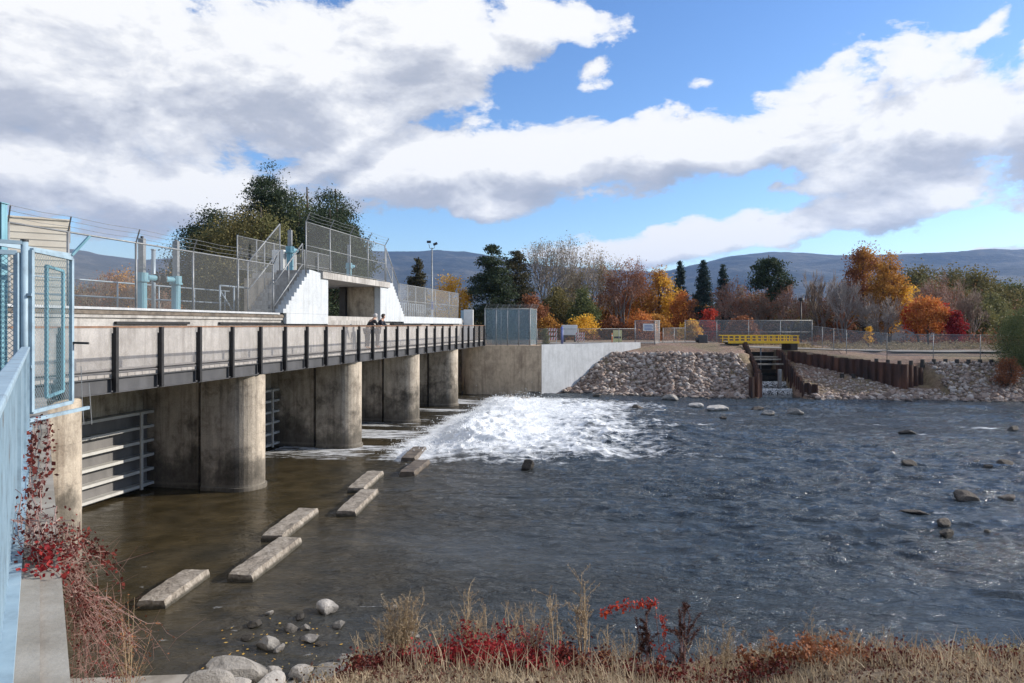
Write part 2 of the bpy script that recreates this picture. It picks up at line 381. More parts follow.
# ------------------------------------------------------------------ terrain
YT_X = [-90, -2.5, 2.4, 5.0, 7.5, 12, 18.5, 22, 30, 36, 60, 130]
YT_Y = [54.9, 54.9, 55.0, 56.2, 54.6, 52.8, 51.0, 50.6, 50.0, 48.8, 44, 30]
PW = [(24.4, 60.5), (30.1, 52.6), (32.2, 53.6)]
def chan_q(x, y): return (x-18.7)-.215*(y-51.5)
def terrain(x, y):
    x = np.asarray(x, float); y = np.asarray(y, float)
    u, v = uv_of(x, y)
    nz = fbm(x*.35, y*.35, 3, 4)
    # near bank
    s = 11.3-.05*x-y-.35*vnoise(x*.5, y*0+3, 5)-1.35*sstep(-1.2, -3.0, x)
    zn = np.where(s > 0, np.minimum(.45*s, 3.87), np.maximum(np.where(x < 1, .12, .25)*s, -1.1)) + np.where(s > 0, .06*fbm(x*1.3, y*1.3, 8)*np.minimum(1, s), 0)
    # far bank
    s2 = y-np.interp(x, YT_X, YT_Y)-.3*vnoise(x*.7, y*0, 6)
    left = np.minimum(.60*s2, 3.0); left = np.where(s2 > 5., 3.0+np.minimum((s2-5)*.12, .75), left)
    dline = (x-PW[0][0])*(-(PW[1][1]-PW[0][1]))+(y-PW[0][1])*(PW[1][0]-PW[0][0])
    dline = dline/math.hypot(PW[1][0]-PW[0][0], PW[1][1]-PW[0][1])
    back = np.clip(.52*s2, -9, 2.45); back = np.where(s2 > 4.7, 2.45+np.minimum((s2-4.7)*.13, .75), back)
    front = np.minimum(.24*s2, 2.5)
    isf = ((dline < .45) & (x < 30.6)) | ((x < 32.5) & (y < 54.1+.35*(x-32.2)) & (x >= 30.6))
    r = np.where(isf, front, back)
    r = np.where((~isf) & (x < 32.3), np.maximum(np.clip(2.9-.09*(x-24.4), 2.2, 2.9), r), r)
    zf = np.where(x < 20.5, left, r)
    zf = np.where(s2 < 0, np.maximum(.3*s2, -1.1), zf)
    q = chan_q(x, y)
    zf = np.where((q > -.1) & (q < 3.0) & (y > 50) & (y < 66), -.5+.10*np.maximum(0, y-52), zf)
    zf = zf+np.where(s2 > 6, .05*nz, 0)
    zf = np.where((x < 2.2) & (y > 54.8), 3.78, zf)
    z = np.where(y < 30, zn, zf)
    # approach ground behind the wing wall
    land = (x < .12-.691*y-.95) & (u < -1.7)
    z = np.where(land, 3.85, z)
    z = np.where((u > -1.7) & (u < 38.6) & (v > -.5) & (v < 5), -1.1, z)
    z = np.where((u <= -1.7) & (v > .2), 3.85, z)
    lake = (u > -1.5) & (u < 39.5) & (v >= 5) & (v < 110)
    z = np.where(lake, 1.2, z)
    z = np.where((u >= 39.5) & (v > -2), 3.8+.08*nz, z)
    d = np.hypot(x, y)
    z = z+np.where(d > 180, np.minimum(1, (d-180)/600)*(2+3*fbm(x/300, y/300, 9)), 0)
    return z
def TZ(x, y): return float(terrain(np.array([x]), np.array([y]))[0])

def axis(lo, hi, step, far, g=1.35):
    a = list(np.arange(lo, hi+step/2, step)); d = step
    x = a[-1]
    while x < far: d *= g; x += d; a.append(x)
    d = step; x = a[0]; pre = []
    while x > -far: d *= g; x -= d; pre.append(x)
    return np.array(pre[::-1]+a)
gx = axis(-40, 62, .4, 16000); gy = axis(-6, 76, .4, 16000)
X, Y = np.meshgrid(gx, gy); Z = terrain(X, Y)
nx, ny = len(gx), len(gy)
idx = np.arange(nx*ny).reshape(ny, nx)
faces = np.stack([idx[:-1, :-1], idx[:-1, 1:], idx[1:, 1:], idx[1:, :-1]], -1).reshape(-1, 4)
m, nt, b, o = new_mat('ground_mat')
p = position(nt)
n1 = noise(nt, p, .25, 6, .6); n2 = noise(nt, p, 3.5, 6, .7); n3 = noise(nt, p, 20, 4, .6)
c1 = ramp(nt, n2, [(.3, (.12, .07, .048)), (.5, (.21, .13, .095)), (.7, (.31, .225, .175))])
c2 = ramp(nt, n2, [(.3, (.11, .082, .045)), (.55, (.20, .15, .085)), (.75, (.28, .22, .13))])
c = mixc(nt, ramp(nt, n1, [(.42, (0, 0, 0)), (.58, (1, 1, 1))]), c1, c2)
nt.links.new(c, b.inputs['Base Color']); b.inputs['Roughness'].default_value = .95
bump(nt, math_(nt, 'ADD', n2, math_(nt, 'MULTIPLY', n3, .5)), b, .8, .12)
g = npmesh('ground', np.stack([X, Y, Z], -1).reshape(-1, 3), faces, 'ground_mat', smooth=True)
tag(g, kind='structure')

# path on the far side
mb = MB()
def strip(pts, w, dz=.03):
    for (a, b_) in zip(pts[:-1], pts[1:]):
        n = max(1, int(math.hypot(b_[0]-a[0], b_[1]-a[1])/1.0))
        dx, dy = b_[0]-a[0], b_[1]-a[1]; L = math.hypot(dx, dy); ox, oy = -dy/L*w/2, dx/L*w/2
        for i in range(n):
            q = [(a[0]+dx*t, a[1]+dy*t) for t in (i/n, (i+1)/n)]
            vs = []
            for (x, y), sgn in ((q[0], -1), (q[1], -1), (q[1], 1), (q[0], 1)):
                X_, Y_ = x+ox*sgn, y+oy*sgn; vs.append((X_, Y_, max(TZ(X_, Y_), TZ(x, y))+dz))
            mb.add(vs, [(0, 1, 2, 3)])
strip([(33, 60.3), (60, 56.5), (100, 50)], 3.2)
strip([(24.5, 71), (29, 64.5), (33, 60.3)], 3.0, .06)
strip([(3, 66), (12, 67.5), (24.5, 71)], 3.4)
mb.build('gravel_path', 'path_gravel').update_tag(); bpy.data.objects['gravel_path']['kind'] = 'structure'

# ------------------------------------------------------------------ river
RIFF = []
for px, py, w, h, a_ in ((985, 428, 60, 5, .9), (915, 434, 26, 3, .9), (862, 463, 30, 3, .6), (960, 446, 50, 3, .6), (690, 424, 60, 4, .8), (735, 414, 60, 3, .6), (640, 404, 60, 3, .7), (735, 440, 60, 3, .45), (790, 425, 40, 2, .5),
        (1000, 462, 40, 4, .6), (930, 512, 26, 3, .45), (955, 531, 18, 4, .4), (975, 500, 30, 3, .35), (530, 472, 14, 3, .6), (880, 425, 50, 2, .5), (820, 450, 40, 2, .4)):
    q = at(px, py); RIFF.append((q[0], q[1], w/F*q[1]*.6, max(.25, h/F*q[1]*q[1]/CAMZ*.5), a_))
def chute(u, v):
    """foam amount over the stilling area, in the dam's frame"""
    jag = 1.2*fbm(u*.33, v*.16, 21, 3)
    uu = sstep(9.8, 15.0, u+1.4*jag+.10*v)*(1-sstep(33.5, 37.5, u+jag))
    vv = sstep(-18, -3.5, v+2.6*jag)
    body = sstep(.4+.6*jag, 2.8+.8*jag, -v)
    core = uu*vv*body
    streaks = uu*.95*sstep(-5, 0, v)*sstep(-.05, .4, fbm(u*1.1, v*.16, 31, 3)+.12)*(v < 3.4)
    # tail: stringy streaks going downstream
    tail = .55*sstep(-34, -12, v)*sstep(10., 16, u)*(1-sstep(31, 37, u))*sstep(.0, .5, fbm(u*.75, v*.14, 41, 3))*(v < -6)
    x = O[0]+u*TD[0]+v*WD[0]; y = O[1]+u*TD[1]+v*WD[1]
    rf = 0
    for qx, qy, rx, ry, a_ in RIFF:
        rf = np.maximum(rf, a_*np.exp(-((x-qx)/rx)**2-((y-qy)/ry)**2))
    tail = np.maximum(tail, rf*(.75+.6*fbm(x*1.2, y*3.2, 55, 3)))
    return core, np.clip(streaks, 0, 1), np.clip(tail, 0, 1)
def river_z(x, y):
    u, v = uv_of(x, y)
    core, st, tail = chute(u, v)
    d = np.hypot(x, y)
    calm = np.clip(sstep(-9, 1.5, -(v+6.5))+0, 0, 1)       # grows downstream
    amp = .012+.095*np.clip((x+6)/11, 0, 1)*sstep(4, 16, y)+.0*x+.03*core+.02*tail
    # flow-aligned wave trains, crests slanted
    a = x*.95-y*.22; c_ = x*.22+y*.95
    patch = sstep(-.35, .35, fbm(a*.10, c_*.22, 77, 3))
    amp = amp*(.45+.85*patch)
    wx = a+.35*fbm(a*.5, c_*.5, 78, 2); wy = c_+.35*fbm(a*.5+9, c_*.5, 79, 2)
    rid = lambda s, k, sd: 1-2*np.abs(fbm(wx*s, wy*k, sd, 2))*1.6
    w = .42*fbm(wx*.35, wy*.8, 1, 2)+.50*rid(.60, 1.5, 2)+.28*rid(1.3, 3.0, 4)+.10*fbm(wx*3.0, wy*6., 5, 2)
    z = amp*(.55*w+.30*fbm(wx*1.7, wy*3.6, 6, 3))*1.4
    jc = -v-3.5-.9*fbm(u*.35, u*0, 51, 2)-.10*(26-u)
    jump = np.where(jc < 0, np.exp(-(jc/1.1)**2), np.exp(-(jc/3.0)**2))+.6*np.exp(-((jc-5.5-1.2*fbm(u*.3, u*0, 52, 2))/1.6)**2)+.45*np.exp(-((jc-9.5-1.5*fbm(u*.3, u*0, 53, 2))/1.6)**2)
    pk = lambda s, sd: (1-np.minimum(1, 2.2*np.abs(fbm(u*s, v*s*.8, sd, 2))))**2
    turb = .55*pk(.40, 61)+.30*pk(1.1, 63)+.12*pk(2.7, 65)+.25*(fbm(u*2.0, v*.45, 69, 3)+.4)
    uenv = sstep(11.6, 15.8, u)*(1-sstep(32, 36.5, u))*(1.1-.55*sstep(17, 32, u))
    z = z+jump*uenv*(v < 0)*(.29+.44*turb)+core*(.08*turb+.02*fbm(u*7, v*7, 67, 2))
    return z, core, st, tail
ys = [1.5]
while ys[-1] < 66: ys.append(ys[-1]+max(.045, ys[-1]*.0034))
ys = np.array(ys); xs = np.concatenate([np.arange(-32, -14, .5), np.arange(-14, 14, .075), np.arange(14, 26, .11), np.arange(26, 60, .2), np.arange(60, 150, 1.2)])
X, Y = np.meshgrid(xs, ys)
Zr, core, st, tail = river_z(X, Y)
nx, ny = len(xs), len(ys)
idx = np.arange(nx*ny).reshape(ny, nx)
faces = np.stack([idx[:-1, :-1], idx[:-1, 1:], idx[1:, 1:], idx[1:, :-1]], -1).reshape(-1, 4)
# leave out water standing under the land or beyond the gates
U, V = uv_of(X, Y)
keep = (terrain(X, Y) < .35) & ((V < 4.2) | (U > 60))
kf = keep[:-1, :-1] | keep[1:, 1:] | keep[:-1, 1:] | keep[1:, :-1]
faces = faces[kf.ravel()]
m, nt, b, o = new_mat('river_water')
p = position(nt)
def attr(nm):
    a = nt.nodes.new('ShaderNodeAttribute'); a.attribute_name = nm; return a.outputs['Fac']
mp = nt.nodes.new('ShaderNodeMapping'); mp.inputs['Rotation'].default_value = (0, 0, .26); mp.inputs['Scale'].default_value = (.62, 1.35, 1)
nt.links.new(p, mp.inputs[0])
w1 = noise(nt, mp.outputs[0], 2.3, 5, .62, .5); w2 = noise(nt, mp.outputs[0], 7.5, 4, .6, .3)
sx = nt.nodes.new('ShaderNodeSeparateXYZ'); nt.links.new(p, sx.inputs[0])
rough_fac = math_(nt, 'DIVIDE', math_(nt, 'ADD', sx.outputs[0], 7.5), 11., clamp=True)
hh = math_(nt, 'ADD', w1, math_(nt, 'MULTIPLY', w2, .30))
mp3 = nt.nodes.new('ShaderNodeMapping'); mp3.inputs['Rotation'].default_value = (0, 0, .2); mp3.inputs['Scale'].default_value = (.10, .42, 1)
nt.links.new(p, mp3.inputs[0])
slick = ramp(nt, noise(nt, mp3.outputs[0], 1.0, 4, .55, .8), [(.38, (.35, .35, .35)), (.58, (1, 1, 1))])
hh = math_(nt, 'MULTIPLY', math_(nt, 'MULTIPLY', hh, slick), math_(nt, 'ADD', .16, math_(nt, 'MULTIPLY', rough_fac, .95)))
# water body colour: brown over the shallow apron, blue-green in the run
big = noise(nt, p, .22, 3, .5)
shal = math_(nt, 'ADD', rough_fac, math_(nt, 'MULTIPLY', math_(nt, 'SUBTRACT', big, .5), .9), clamp=True)
wc = mixc(nt, shal, ramp(nt, noise(nt, p, 1.3, 4), [(.35, (.034, .026, .012)), (.65, (.070, .053, .027))]), (.040, .053, .064))
f_core = attr('foam_core'); f_st = attr('foam_streak')
fn = noise(nt, position(nt, (1, 1, 1)), 1.7, 7, .7)
mp2 = nt.nodes.new('ShaderNodeMapping'); mp2.inputs['Rotation'].default_value = (0, 0, .2); mp2.inputs['Scale'].default_value = (.7, 2.6, 1)
nt.links.new(p, mp2.inputs[0])
fs = noise(nt, mp2.outputs[0], 1.5, 8, .72, .6)
m1 = ramp(nt, math_(nt, 'ADD', math_(nt, 'MULTIPLY', f_core, .58), math_(nt, 'MULTIPLY', math_(nt, 'SUBTRACT', math_(nt, 'ADD', math_(nt, 'MULTIPLY', fn, .5), math_(nt, 'MULTIPLY', fs, .5)), .5), 1.5)), [(.17, (0, 0, 0)), (.40, (1, 1, 1))])
m2 = ramp(nt, math_(nt, 'ADD', math_(nt, 'MULTIPLY', f_st, .34), math_(nt, 'SUBTRACT', fs, .5)), [(.20, (0, 0, 0)), (.36, (1, 1, 1))])
foam = math_(nt, 'MAXIMUM', m1, math_(nt, 'MULTIPLY', m2, .85))
nt.links.new(wc, b.inputs['Base Color']); b.inputs['Roughness'].default_value = .10; b.inputs['IOR'].default_value = 1.333
bump(nt, hh, b, 1., .30)
fd = nt.nodes.new('ShaderNodeBsdfPrincipled'); nt.links.new(ramp(nt, noise(nt, mp2.outputs[0], 3.0, 9, .75, .8), [(.34, (.50, .53, .54)), (.50, (.74, .76, .77)), (.62, (.84, .85, .86))]), fd.inputs['Base Color']); fd.inputs['Roughness'].default_value = .6
bump(nt, noise(nt, p, 7, 7, .7), fd, .5, .04)
mx = nt.nodes.new('ShaderNodeMixShader'); nt.links.new(foam, mx.inputs[0]); nt.links.new(b.outputs[0], mx.inputs[1]); nt.links.new(fd.outputs[0], mx.inputs[2])
nt.links.new(mx.outputs[0], o.inputs[0])
riv = npmesh('river_water', np.stack([X, Y, Zr], -1).reshape(-1, 3), faces, 'river_water', smooth=True)
for nm, arr in (('foam_core', core), ('foam_streak', np.maximum(st, tail))):
    a = riv.data.attributes.new(nm, 'FLOAT', 'POINT'); a.data.foreach_set('value', np.ascontiguousarray(arr.ravel(), dtype=np.float32))
tag(riv, kind='structure')
# lake held behind the dam
mb = MB(); mb.prism([P(u, v, 0)[:2] for u, v in ((-1.2, 4.45), (39.2, 4.45), (39.2, 108), (-1.2, 108))], 2.2, 3.0)
m, nt, b, o = new_mat('lake_water'); b.inputs['Base Color'].default_value = (.01, .02, .022, 1); b.inputs['Roughness'].default_value = .08
b.inputs['IOR'].default_value = 1.333; bump(nt, noise(nt, position(nt), 2, 4), b, .3, .05)
tag(mb.build('lake_water', 'lake_water'), kind='structure')

# thrown white water over the jump: clumps and drops
def white_water():
    V_, F_ = [], []
    N = 60000
    u = RNG.uniform(13, 36, N); v = -np.abs(RNG.normal(4.8, 2.9, N))-.2
    x = O[0]+u*TD[0]+v*WD[0]; y = O[1]+u*TD[1]+v*WD[1]
    z, c, s_, t_ = river_z(x, y)
    k = RNG.random(N) < c*np.clip(.15+.9*np.abs(fbm(u*.8, v*.8, 91, 3)), 0, 1)*1.2
    x, y, z, v, c = x[k], y[k], z[k], v[k], c[k]; n = len(x)
    z = z+RNG.exponential(.11, n)*(.25+1.3*np.exp(-((v+4.2)/1.8)**2))*c
    r = RNG.gamma(2., .0045, n)+.004
    d = np.array([(1, 0, 0), (-1, 0, 0), (0, 1, 0), (0, -1, 0), (0, 0, 1), (0, 0, -1)], float)
    tri = np.array([(0, 2, 4), (2, 1, 4), (1, 3, 4), (3, 0, 4), (2, 0, 5), (1, 2, 5), (3, 1, 5), (0, 3, 5)])
    vv = d[None]*r[:, None, None]*RNG.uniform(.6, 1.4, (n, 6, 1))+np.stack([x, y, z], -1)[:, None]
    ff = tri[None]+6*np.arange(n)[:, None, None]
    return vv.reshape(-1, 3), ff.reshape(-1, 3)
m, nt, b, o = new_mat('spray_white'); b.inputs['Base Color'].default_value = (.82, .85, .87, 1); b.inputs['Roughness'].default_value = .5
vv, ff = white_water()
tag(npmesh('white_water_spray', vv, ff, 'spray_white', smooth=True), 'white splashing spray thrown up over the rapids below the open gates', 'spray', kind='stuff')

# ------------------------------------------------------------------ the dam
dam = thing('concrete_dam', 'weathered concrete dam with round nosed piers and a white painted raised stair block', 'dam', P(0, 1, 0))
def pier_poly(u0, t=1.4, v0=-.05, v1=1.77, n=16):
    r = t/2; uc = u0+r; vc = v0+r
    pts = [(u0, v1)]+[(uc-r*math.cos(math.pi*i/n), vc-r*math.sin(math.pi*i/n)) for i in range(n+1)]+[(u0+t, v1)]
    return [P(u, v, 0)[:2] for u, v in pts]
for k in range(4):
    u0 = 5.816+8*k
    pb = MB().prism(pier_poly(u0), -1.2, 3.83).build('pier', 'pier_concrete', dam, smooth=False)
    MB().uvbox(u0+.10, u0+1.30, 1.93, 7.2, -1.2, 3.9).build('pier_wall', 'pier_concrete', pb)
    MB().uvbox(u0+.30, u0+1.10, 1.72, 1.97, -1.2, 3.8).build('stoplog_slot', 'wet_timber', pb)
    # footing, a little wider at the water
    MB().prism(pier_poly(u0-.06, 1.52, -.11, 1.75), -1.2, .13).build('footing', 'pier_concrete', pb)
# near abutment
ab = MB().prism(pier_poly(-2.0, 1.5, -.05, 7.2), -1.2, 3.83).build('abutment', 'abutment_concrete', dam)
# downstream wall below the deck, with shutter lines
U0, U1 = -3.2, 38.4
MB().uvbox(U0, U1, 1.80, 2.12, 4.0, 5.70).build('deck_wall', 'wall_concrete', dam)
MB().uvbox(U0, U1, 1.74, 5.6, 5.702, 5.92).build('deck_slab', 'wall_concrete', dam)
mb = MB().uvbox(U0, 10.6, 1.66, 1.90, 5.924, 5.99); mb.build('kerb', 'white_wing_concrete', dam)
MB().uvbox(U0, 11.2, 1.70, 1.739, 5.80, 5.90).build('fascia_board', 'block_wet', dam)
MB().uvbox(24.6, U1-.8, 1.62, 1.95, 5.60, 6.02).build('low_parapet', 'white_paint_concrete', dam)
MB().uvbox(11.0, 14.67, 1.60, 1.739, 5.55, 5.98).build('low_parapet', 'white_paint_concrete', dam)
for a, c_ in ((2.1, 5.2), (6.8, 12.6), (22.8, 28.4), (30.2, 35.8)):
    MB().uvbox(a, c_, 1.56 if a > 10 else 1.71, 1.795, 5.52, 5.60).build('slot_shade_strip', 'black_steel', dam)  # solid black strips standing in for the shade inside long wall recesses
# beams carrying the deck over the bays
for k in range(5):
    a = -.5+8*k
    MB().uvbox(a+.02, a+6.30, 3.2, 3.5, 4.6, 5.69).build('deck_beam', 'pier_concrete', dam)
    MB().uvbox(a+.02, a+6.30, 3.96, 4.2, (2.45 if k < 2 else 1.2)+.1, 5.68).build('breast_wall', 'pier_concrete', dam)
# raised block: piers of the opening, slab, stairs
ZP = 7.9
uo0, uo1 = 14.67, 20.9
us0, us1 = 10.75, 13.1       # left stair
def side_wall(u_list, v0, v1, mat, nm):
    # u_list: outline (u,z) extruded over v
    n = len(u_list)
    vs = [P(u, v0, z) for u, z in u_list]+[P(u, v1, z) for u, z in u_list]
    fs = [tuple(range(n))[::-1], tuple(range(n, 2*n))]+[(i, (i+1) % n, n+(i+1) % n, n+i) for i in range(n)]
    mb = MB(); mb.add(vs, fs); return mb.build(nm, mat, dam)
NS = 11
def stepline(ua, ub, za, zb, n=NS):
    out = []
    for i in range(n):
        out.append((ua+(ub-ua)*i/n, za+(zb-za)*(i+1)/n)); out.append((ua+(ub-ua)*(i+1)/n, za+(zb-za)*(i+1)/n))
    return out
L = stepline(us0, us1, 5.985, ZP)
def fixw(o):
    me = o.data
    import bmesh
    bm = bmesh.new(); bm.from_mesh(me); bmesh.ops.recalc_face_normals(bm, faces=bm.faces); bm.to_mesh(me); bm.free(); return o
fixw(side_wall([(us0, 5.985)]+L+[(uo0, ZP-.14), (uo0, 5.985)], 1.60, 1.95, 'white_paint_concrete', 'stair_wall'))
R_ = stepline(24.6, 22.6, 5.985, ZP)
fixw(side_wall([(24.6, 5.985)]+R_+[(uo1, ZP-.14), (uo1, 5.7), (24.6, 5.7)], 1.60, 1.95, 'white_paint_concrete', 'stair_wall'))
MB().uvbox(uo0, uo1, 1.62, 1.78, 5.5, 5.72).build('sill', 'wall_concrete', dam)
mb = MB()
mb.uvbox(uo0-.7, uo1+1.2, 1.50, 5.0, ZP-.30, ZP+.0); mb.build('platform_slab', 'wall_concrete', dam)
MB().uvbox(uo0-1.5, uo0-.01, 1.955, 4.9, 5.93, ZP-.31).build('support_wall', 'pier_concrete', dam)
MB().uvbox(uo1+.01, uo1+1.4, 1.955, 3.55, 5.93, ZP-.31).build('support_wall', 'pier_concrete', dam)
MB().uvbox(uo1-.25, uo1+.4, 3.56, 3.9, 5.93, ZP-.31).build('support_column', 'black_steel', dam)
# stairs treads
for ua, ub in ((us0, us1), (24.6, 22.6)):
    mb = MB()
    for i in range(NS):
        a = ua+(ub-ua)*i/NS; bq = ub
        z1 = 5.98+(ZP-5.98)*(i+1)/NS; z0 = 5.98+(ZP-5.98)*i/NS
        mb.uvbox(min(a, bq), max(a, bq), 1.955, 3.15, z0-(.0 if i else .05), z1-.006)
    mb.build('stairs', 'wall_concrete', dam)
# far abutment: round corner + flat wall facing upstream side, white wing
fa = []
n = 8
cx_, cy_ = -2.75, 55.0
fa = [(-4.1, 57.2), (-4.1, 55.4)]+[(-4.1+1.15*(1-math.cos(t)), 55.4-1.15*math.sin(t)) for t in [math.pi/2*i/n for i in range(1, n+1)]]+[(2.35, 54.3), (2.35, 55.4), (0, 57.2)]
MB().prism(fa, -1.2, 3.86).build('far_abutment', 'far_concrete', dam)
MB().prism([(-4.05, 54.75), (2.3, 54.2), (2.3, 54.9), (-4.0, 55.5)], -1.2, .22).build('footing', 'pier_concrete', dam)
wing = MB().prism([(2.36, 54.32), (11.6, 61.6), (11.3, 62.1), (2.36, 55.0)], -.8, 3.93).build('wing_wall', 'white_wing_concrete', dam)

# steel gates in the bays
def gate(k, z0, label, group='steel sluice gates between the piers'):
    ua = -.50+8*k if k else -.48
    ub = 5.90+8*k
    T = thing('sluice_gate', label, 'sluice gate', P((ua+ub)/2, 3.7, z0), group)
    MB().uvbox(ua+.02, ub-.03, 3.86, 3.92, z0, z0+2.62).build('skin_plate', 'gate_skin', T)
    for i in range(6):
        z = z0+.12+i*.48
        MB().uvbox(ua+.02, ub-.03, 3.58, 3.855, z, z+.09).build('beam', 'gate_steel', T)
        
    for uu in (ua+.6, (ua+ub)/2, ub-.7):
        MB().uvbox(uu, uu+.10, 3.52, 3.575, z0+.05, z0+2.62).build('stiffener', 'gate_steel', T)
gate(0, .02, 'grey steel gate with horizontal beams beside the nearest tan abutment')
gate(1, .02, 'grey steel gate glimpsed between the first and second round piers')
gate(2, 1.5, 'raised steel gate behind the second pier above fast water', )
gate(3, 1.5, 'raised steel gate behind the third pier above white water')
gate(4, 1.5, 'raised steel gate behind the fourth and farthest pier')

# ------------------------------------------------------------------ steel walkway on the pier noses
wk = thing('steel_walkway', 'long steel footbridge with black posts and mesh railing running across the dam piers', 'walkway', P(-1, 0, 3.85))
ue = 38.3
g_ = MB().uvbox(-3, ue, .02, .06, 3.86, 4.20)
g_.uvbox(-3, ue, -.06, .14, 3.84, 3.862).uvbox(-3, ue, -.06, .14, 4.198, 4.222)
g_.build('girder', 'girder_steel', wk)
MB().uvbox(-3, ue, 1.40, 1.48, 3.86, 4.20).build('girder', 'girder_steel', wk)
mb = MB(); uq = -3.
while uq < ue:
    mb.uvbox(uq, uq+.235, -.02, 1.66, 4.225+.004*rnd.random(), 4.30+.012*rnd.random()); uq += .25
mb.build('deck_planks', 'plank_wood', wk)
MB().uvbox(-3, ue, -.07, .03, 5.43, 5.475).build('top_rail', 'rust_rail', wk)
MB().uvbox(-3, ue, -.02, .01, 4.36, 4.40).build('bottom_rail', 'black_steel', wk)
a0 = P(-3, -.03, 0); a1 = P(ue, -.03, 0)
MB().sheet(a0, a1, 4.39, 5.44).build('mesh_panel', 'rail_mesh', wk)
for i in range(-1, 25):
    u = 1.583*i
    m_ = MB().uvbox(u-.045, u+.045, -.16, -.072, 3.86, 5.45)
    m_.uvbox(u-.012, u+.012, -.071, .0, 3.9, 5.3)
    m_.build('post', 'black_steel', wk)

# ------------------------------------------------------------------ fences
def fence(name, label, pts, h, posts, mat='chain_link', pr=.03, arms=0, mid=False, post_mat='galvanized', rail=True, cat='fence', group=None, foot=.05, armdir=None, extra=.0):
    """pts: polyline of (x,y,z) bases; posts: list of distances or spacing"""
    T = thing(name, label, cat, pts[0], group)
    segs = []; tot = 0
    for a, b_ in zip(pts[:-1], pts[1:]):
        L = math.hypot(b_[0]-a[0], b_[1]-a[1]); segs.append((tot, L, a, b_)); tot += L
    def loc(d):
        for t0, L, a, b_ in segs:
            if d <= t0+L+1e-6:
                k = (d-t0)/L if L else 0; return tuple(a[i]+(b_[i]-a[i])*k for i in range(3))
        return pts[-1]
    if isinstance(posts, (int, float)):
        nn = max(1, round(tot/posts)); posts = [tot*i/nn for i in range(nn+1)]
    tops = []
    for d in posts:
        x, y, z = loc(d)
        MB().tube([(x, y, z-.25-extra), (x, y, z+h+.04)], pr, 8).build('post', post_mat, T, smooth=True)
        if arms:
            ad = armdir or (-.7, -.2)
            e = (x+ad[0]*.38*arms, y+ad[1]*.38*arms, z+h+.36)
            MB().bar((x, y, z+h), e, .03, .03).build('barb_arm', post_mat, T); tops.append(((x, y, z+h), e))
    for t0, L, a, b_ in segs:
        zt = lambda p, dz: (p[0], p[1], p[2]+dz)
        if rail: MB().tube([zt(a, h), zt(b_, h)], pr*.75, 6).build('top_rail', post_mat, T, smooth=True)
        MB().tube([zt(a, foot), zt(b_, foot)], pr*.5, 6).build('bottom_rail', post_mat, T, smooth=True)
        if mid: MB().tube([zt(a, h*.5), zt(b_, h*.5)], pr*.6, 6).build('mid_rail', post_mat, T, smooth=True)
        MB().sheet(a, b_, a[2]+foot, a[2]+h, b_[2]+foot, b_[2]+h, t0).build('chain_link_mesh', mat, T)
    if arms and len(tops) > 1:
        mb = MB()
        for (p0, e0), (p1, e1) in zip(tops[:-1], tops[1:]):
            for k in (.35, .7, 1.):
                q0 = Vector(p0).lerp(Vector(e0), k); q1 = Vector(p1).lerp(Vector(e1), k)
                mid_ = (q0+q1)/2-Vector((0, 0, .03)); mb.tube([q0, mid_, q1], .006, 4, cap=False)
        mb.build('barbed_wire', post_mat, T)
    return T
def puv(u, v, z): return P(u, v, z)
VF = 2.15
us = [ux(px, VF) for px in (8, 68, 136, 193, 238, 273)]
fence('chain_link_fence', 'long chain link fence with barbed wire arms on the near dam deck before the stair', [puv(us[0]-1.5, VF, 5.93), puv(us[-1], VF, 5.93)], 2.02,
      [u-(us[0]-1.5) for u in us], arms=1, armdir=(.7, -.75), pr=.036)
# upstream guard rail, pale blue
VR = 5.3
T = thing('guard_rail', 'pale blue pipe guard rail along the upstream edge of the near deck', 'railing', puv(0, VR, 5.93))
for z in (6.45, 6.98): MB().tube([puv(-2, VR, z), puv(uo0-2, VR, z)], .028, 8).build('rail', 'grey_blue_steel', T, smooth=True)
for i in range(8): MB().tube([puv(-2+i*2.05, VR, 5.92), puv(-2+i*2.05, VR, 6.98)], .028, 8).build('post', 'grey_blue_steel', T, smooth=True)
# maintenance frame by the upstream rail
T = thing('steel_trestle', 'small blue braced steel frame behind the deck fence left of the stair', 'steel frame', puv(ux(226, 4.2), 4.2, 5.93))
ua, ub = ux(220, 4.2), ux(234, 4.2)
for u in (ua, ub): MB().tube([puv(u, 4.2, 5.92), puv(u, 4.2, 7.1)], .04, 8).build('leg', 'grey_blue_steel', T, smooth=True)
MB().tube([puv(ua, 4.2, 7.1), puv(ub+1, 4.2, 7.1)], .04, 8).build('crossbar', 'grey_blue_steel', T, smooth=True)
MB().tube([puv(ua, 4.2, 6.9), puv(ub, 4.2, 6.0)], .03, 8).build('brace', 'grey_blue_steel', T, smooth=True)

# stair railings
def incl(name, label, ua, ub, v, hts, za=5.98, zb=ZP):
    T = thing(name, label, 'railing', puv(ua, v, za))
    for h in hts:
        MB().tube([puv(ua, v, za+h), puv(ub, v, zb+h)], .028, 8).build('rail', 'galvanized', T, smooth=True)
    for k in (0, .5, 1):
        u = ua+(ub-ua)*k; z = za+(zb-za)*k
        MB().tube([puv(u, v, z), puv(u, v, z+hts[-1])], .028, 8).build('post', 'galvanized', T, smooth=True)
    return T
t_ = incl('stair_rail', 'galvanized handrail on the river side of the left stair', us0-.1, us1-.1, 1.98, (.25, 1.15))
t_ = incl('stair_rail', 'tall mesh handrail on the far side of the left stair', us0-.1, us1, 3.12, (.9, 2.05))
MB().sheet(puv(us0-.1, 3.12, 0), puv(us1, 3.12, 0), 5.98, 8.03, ZP, ZP+2.05).build('chain_link_mesh', 'chain_link', t_)
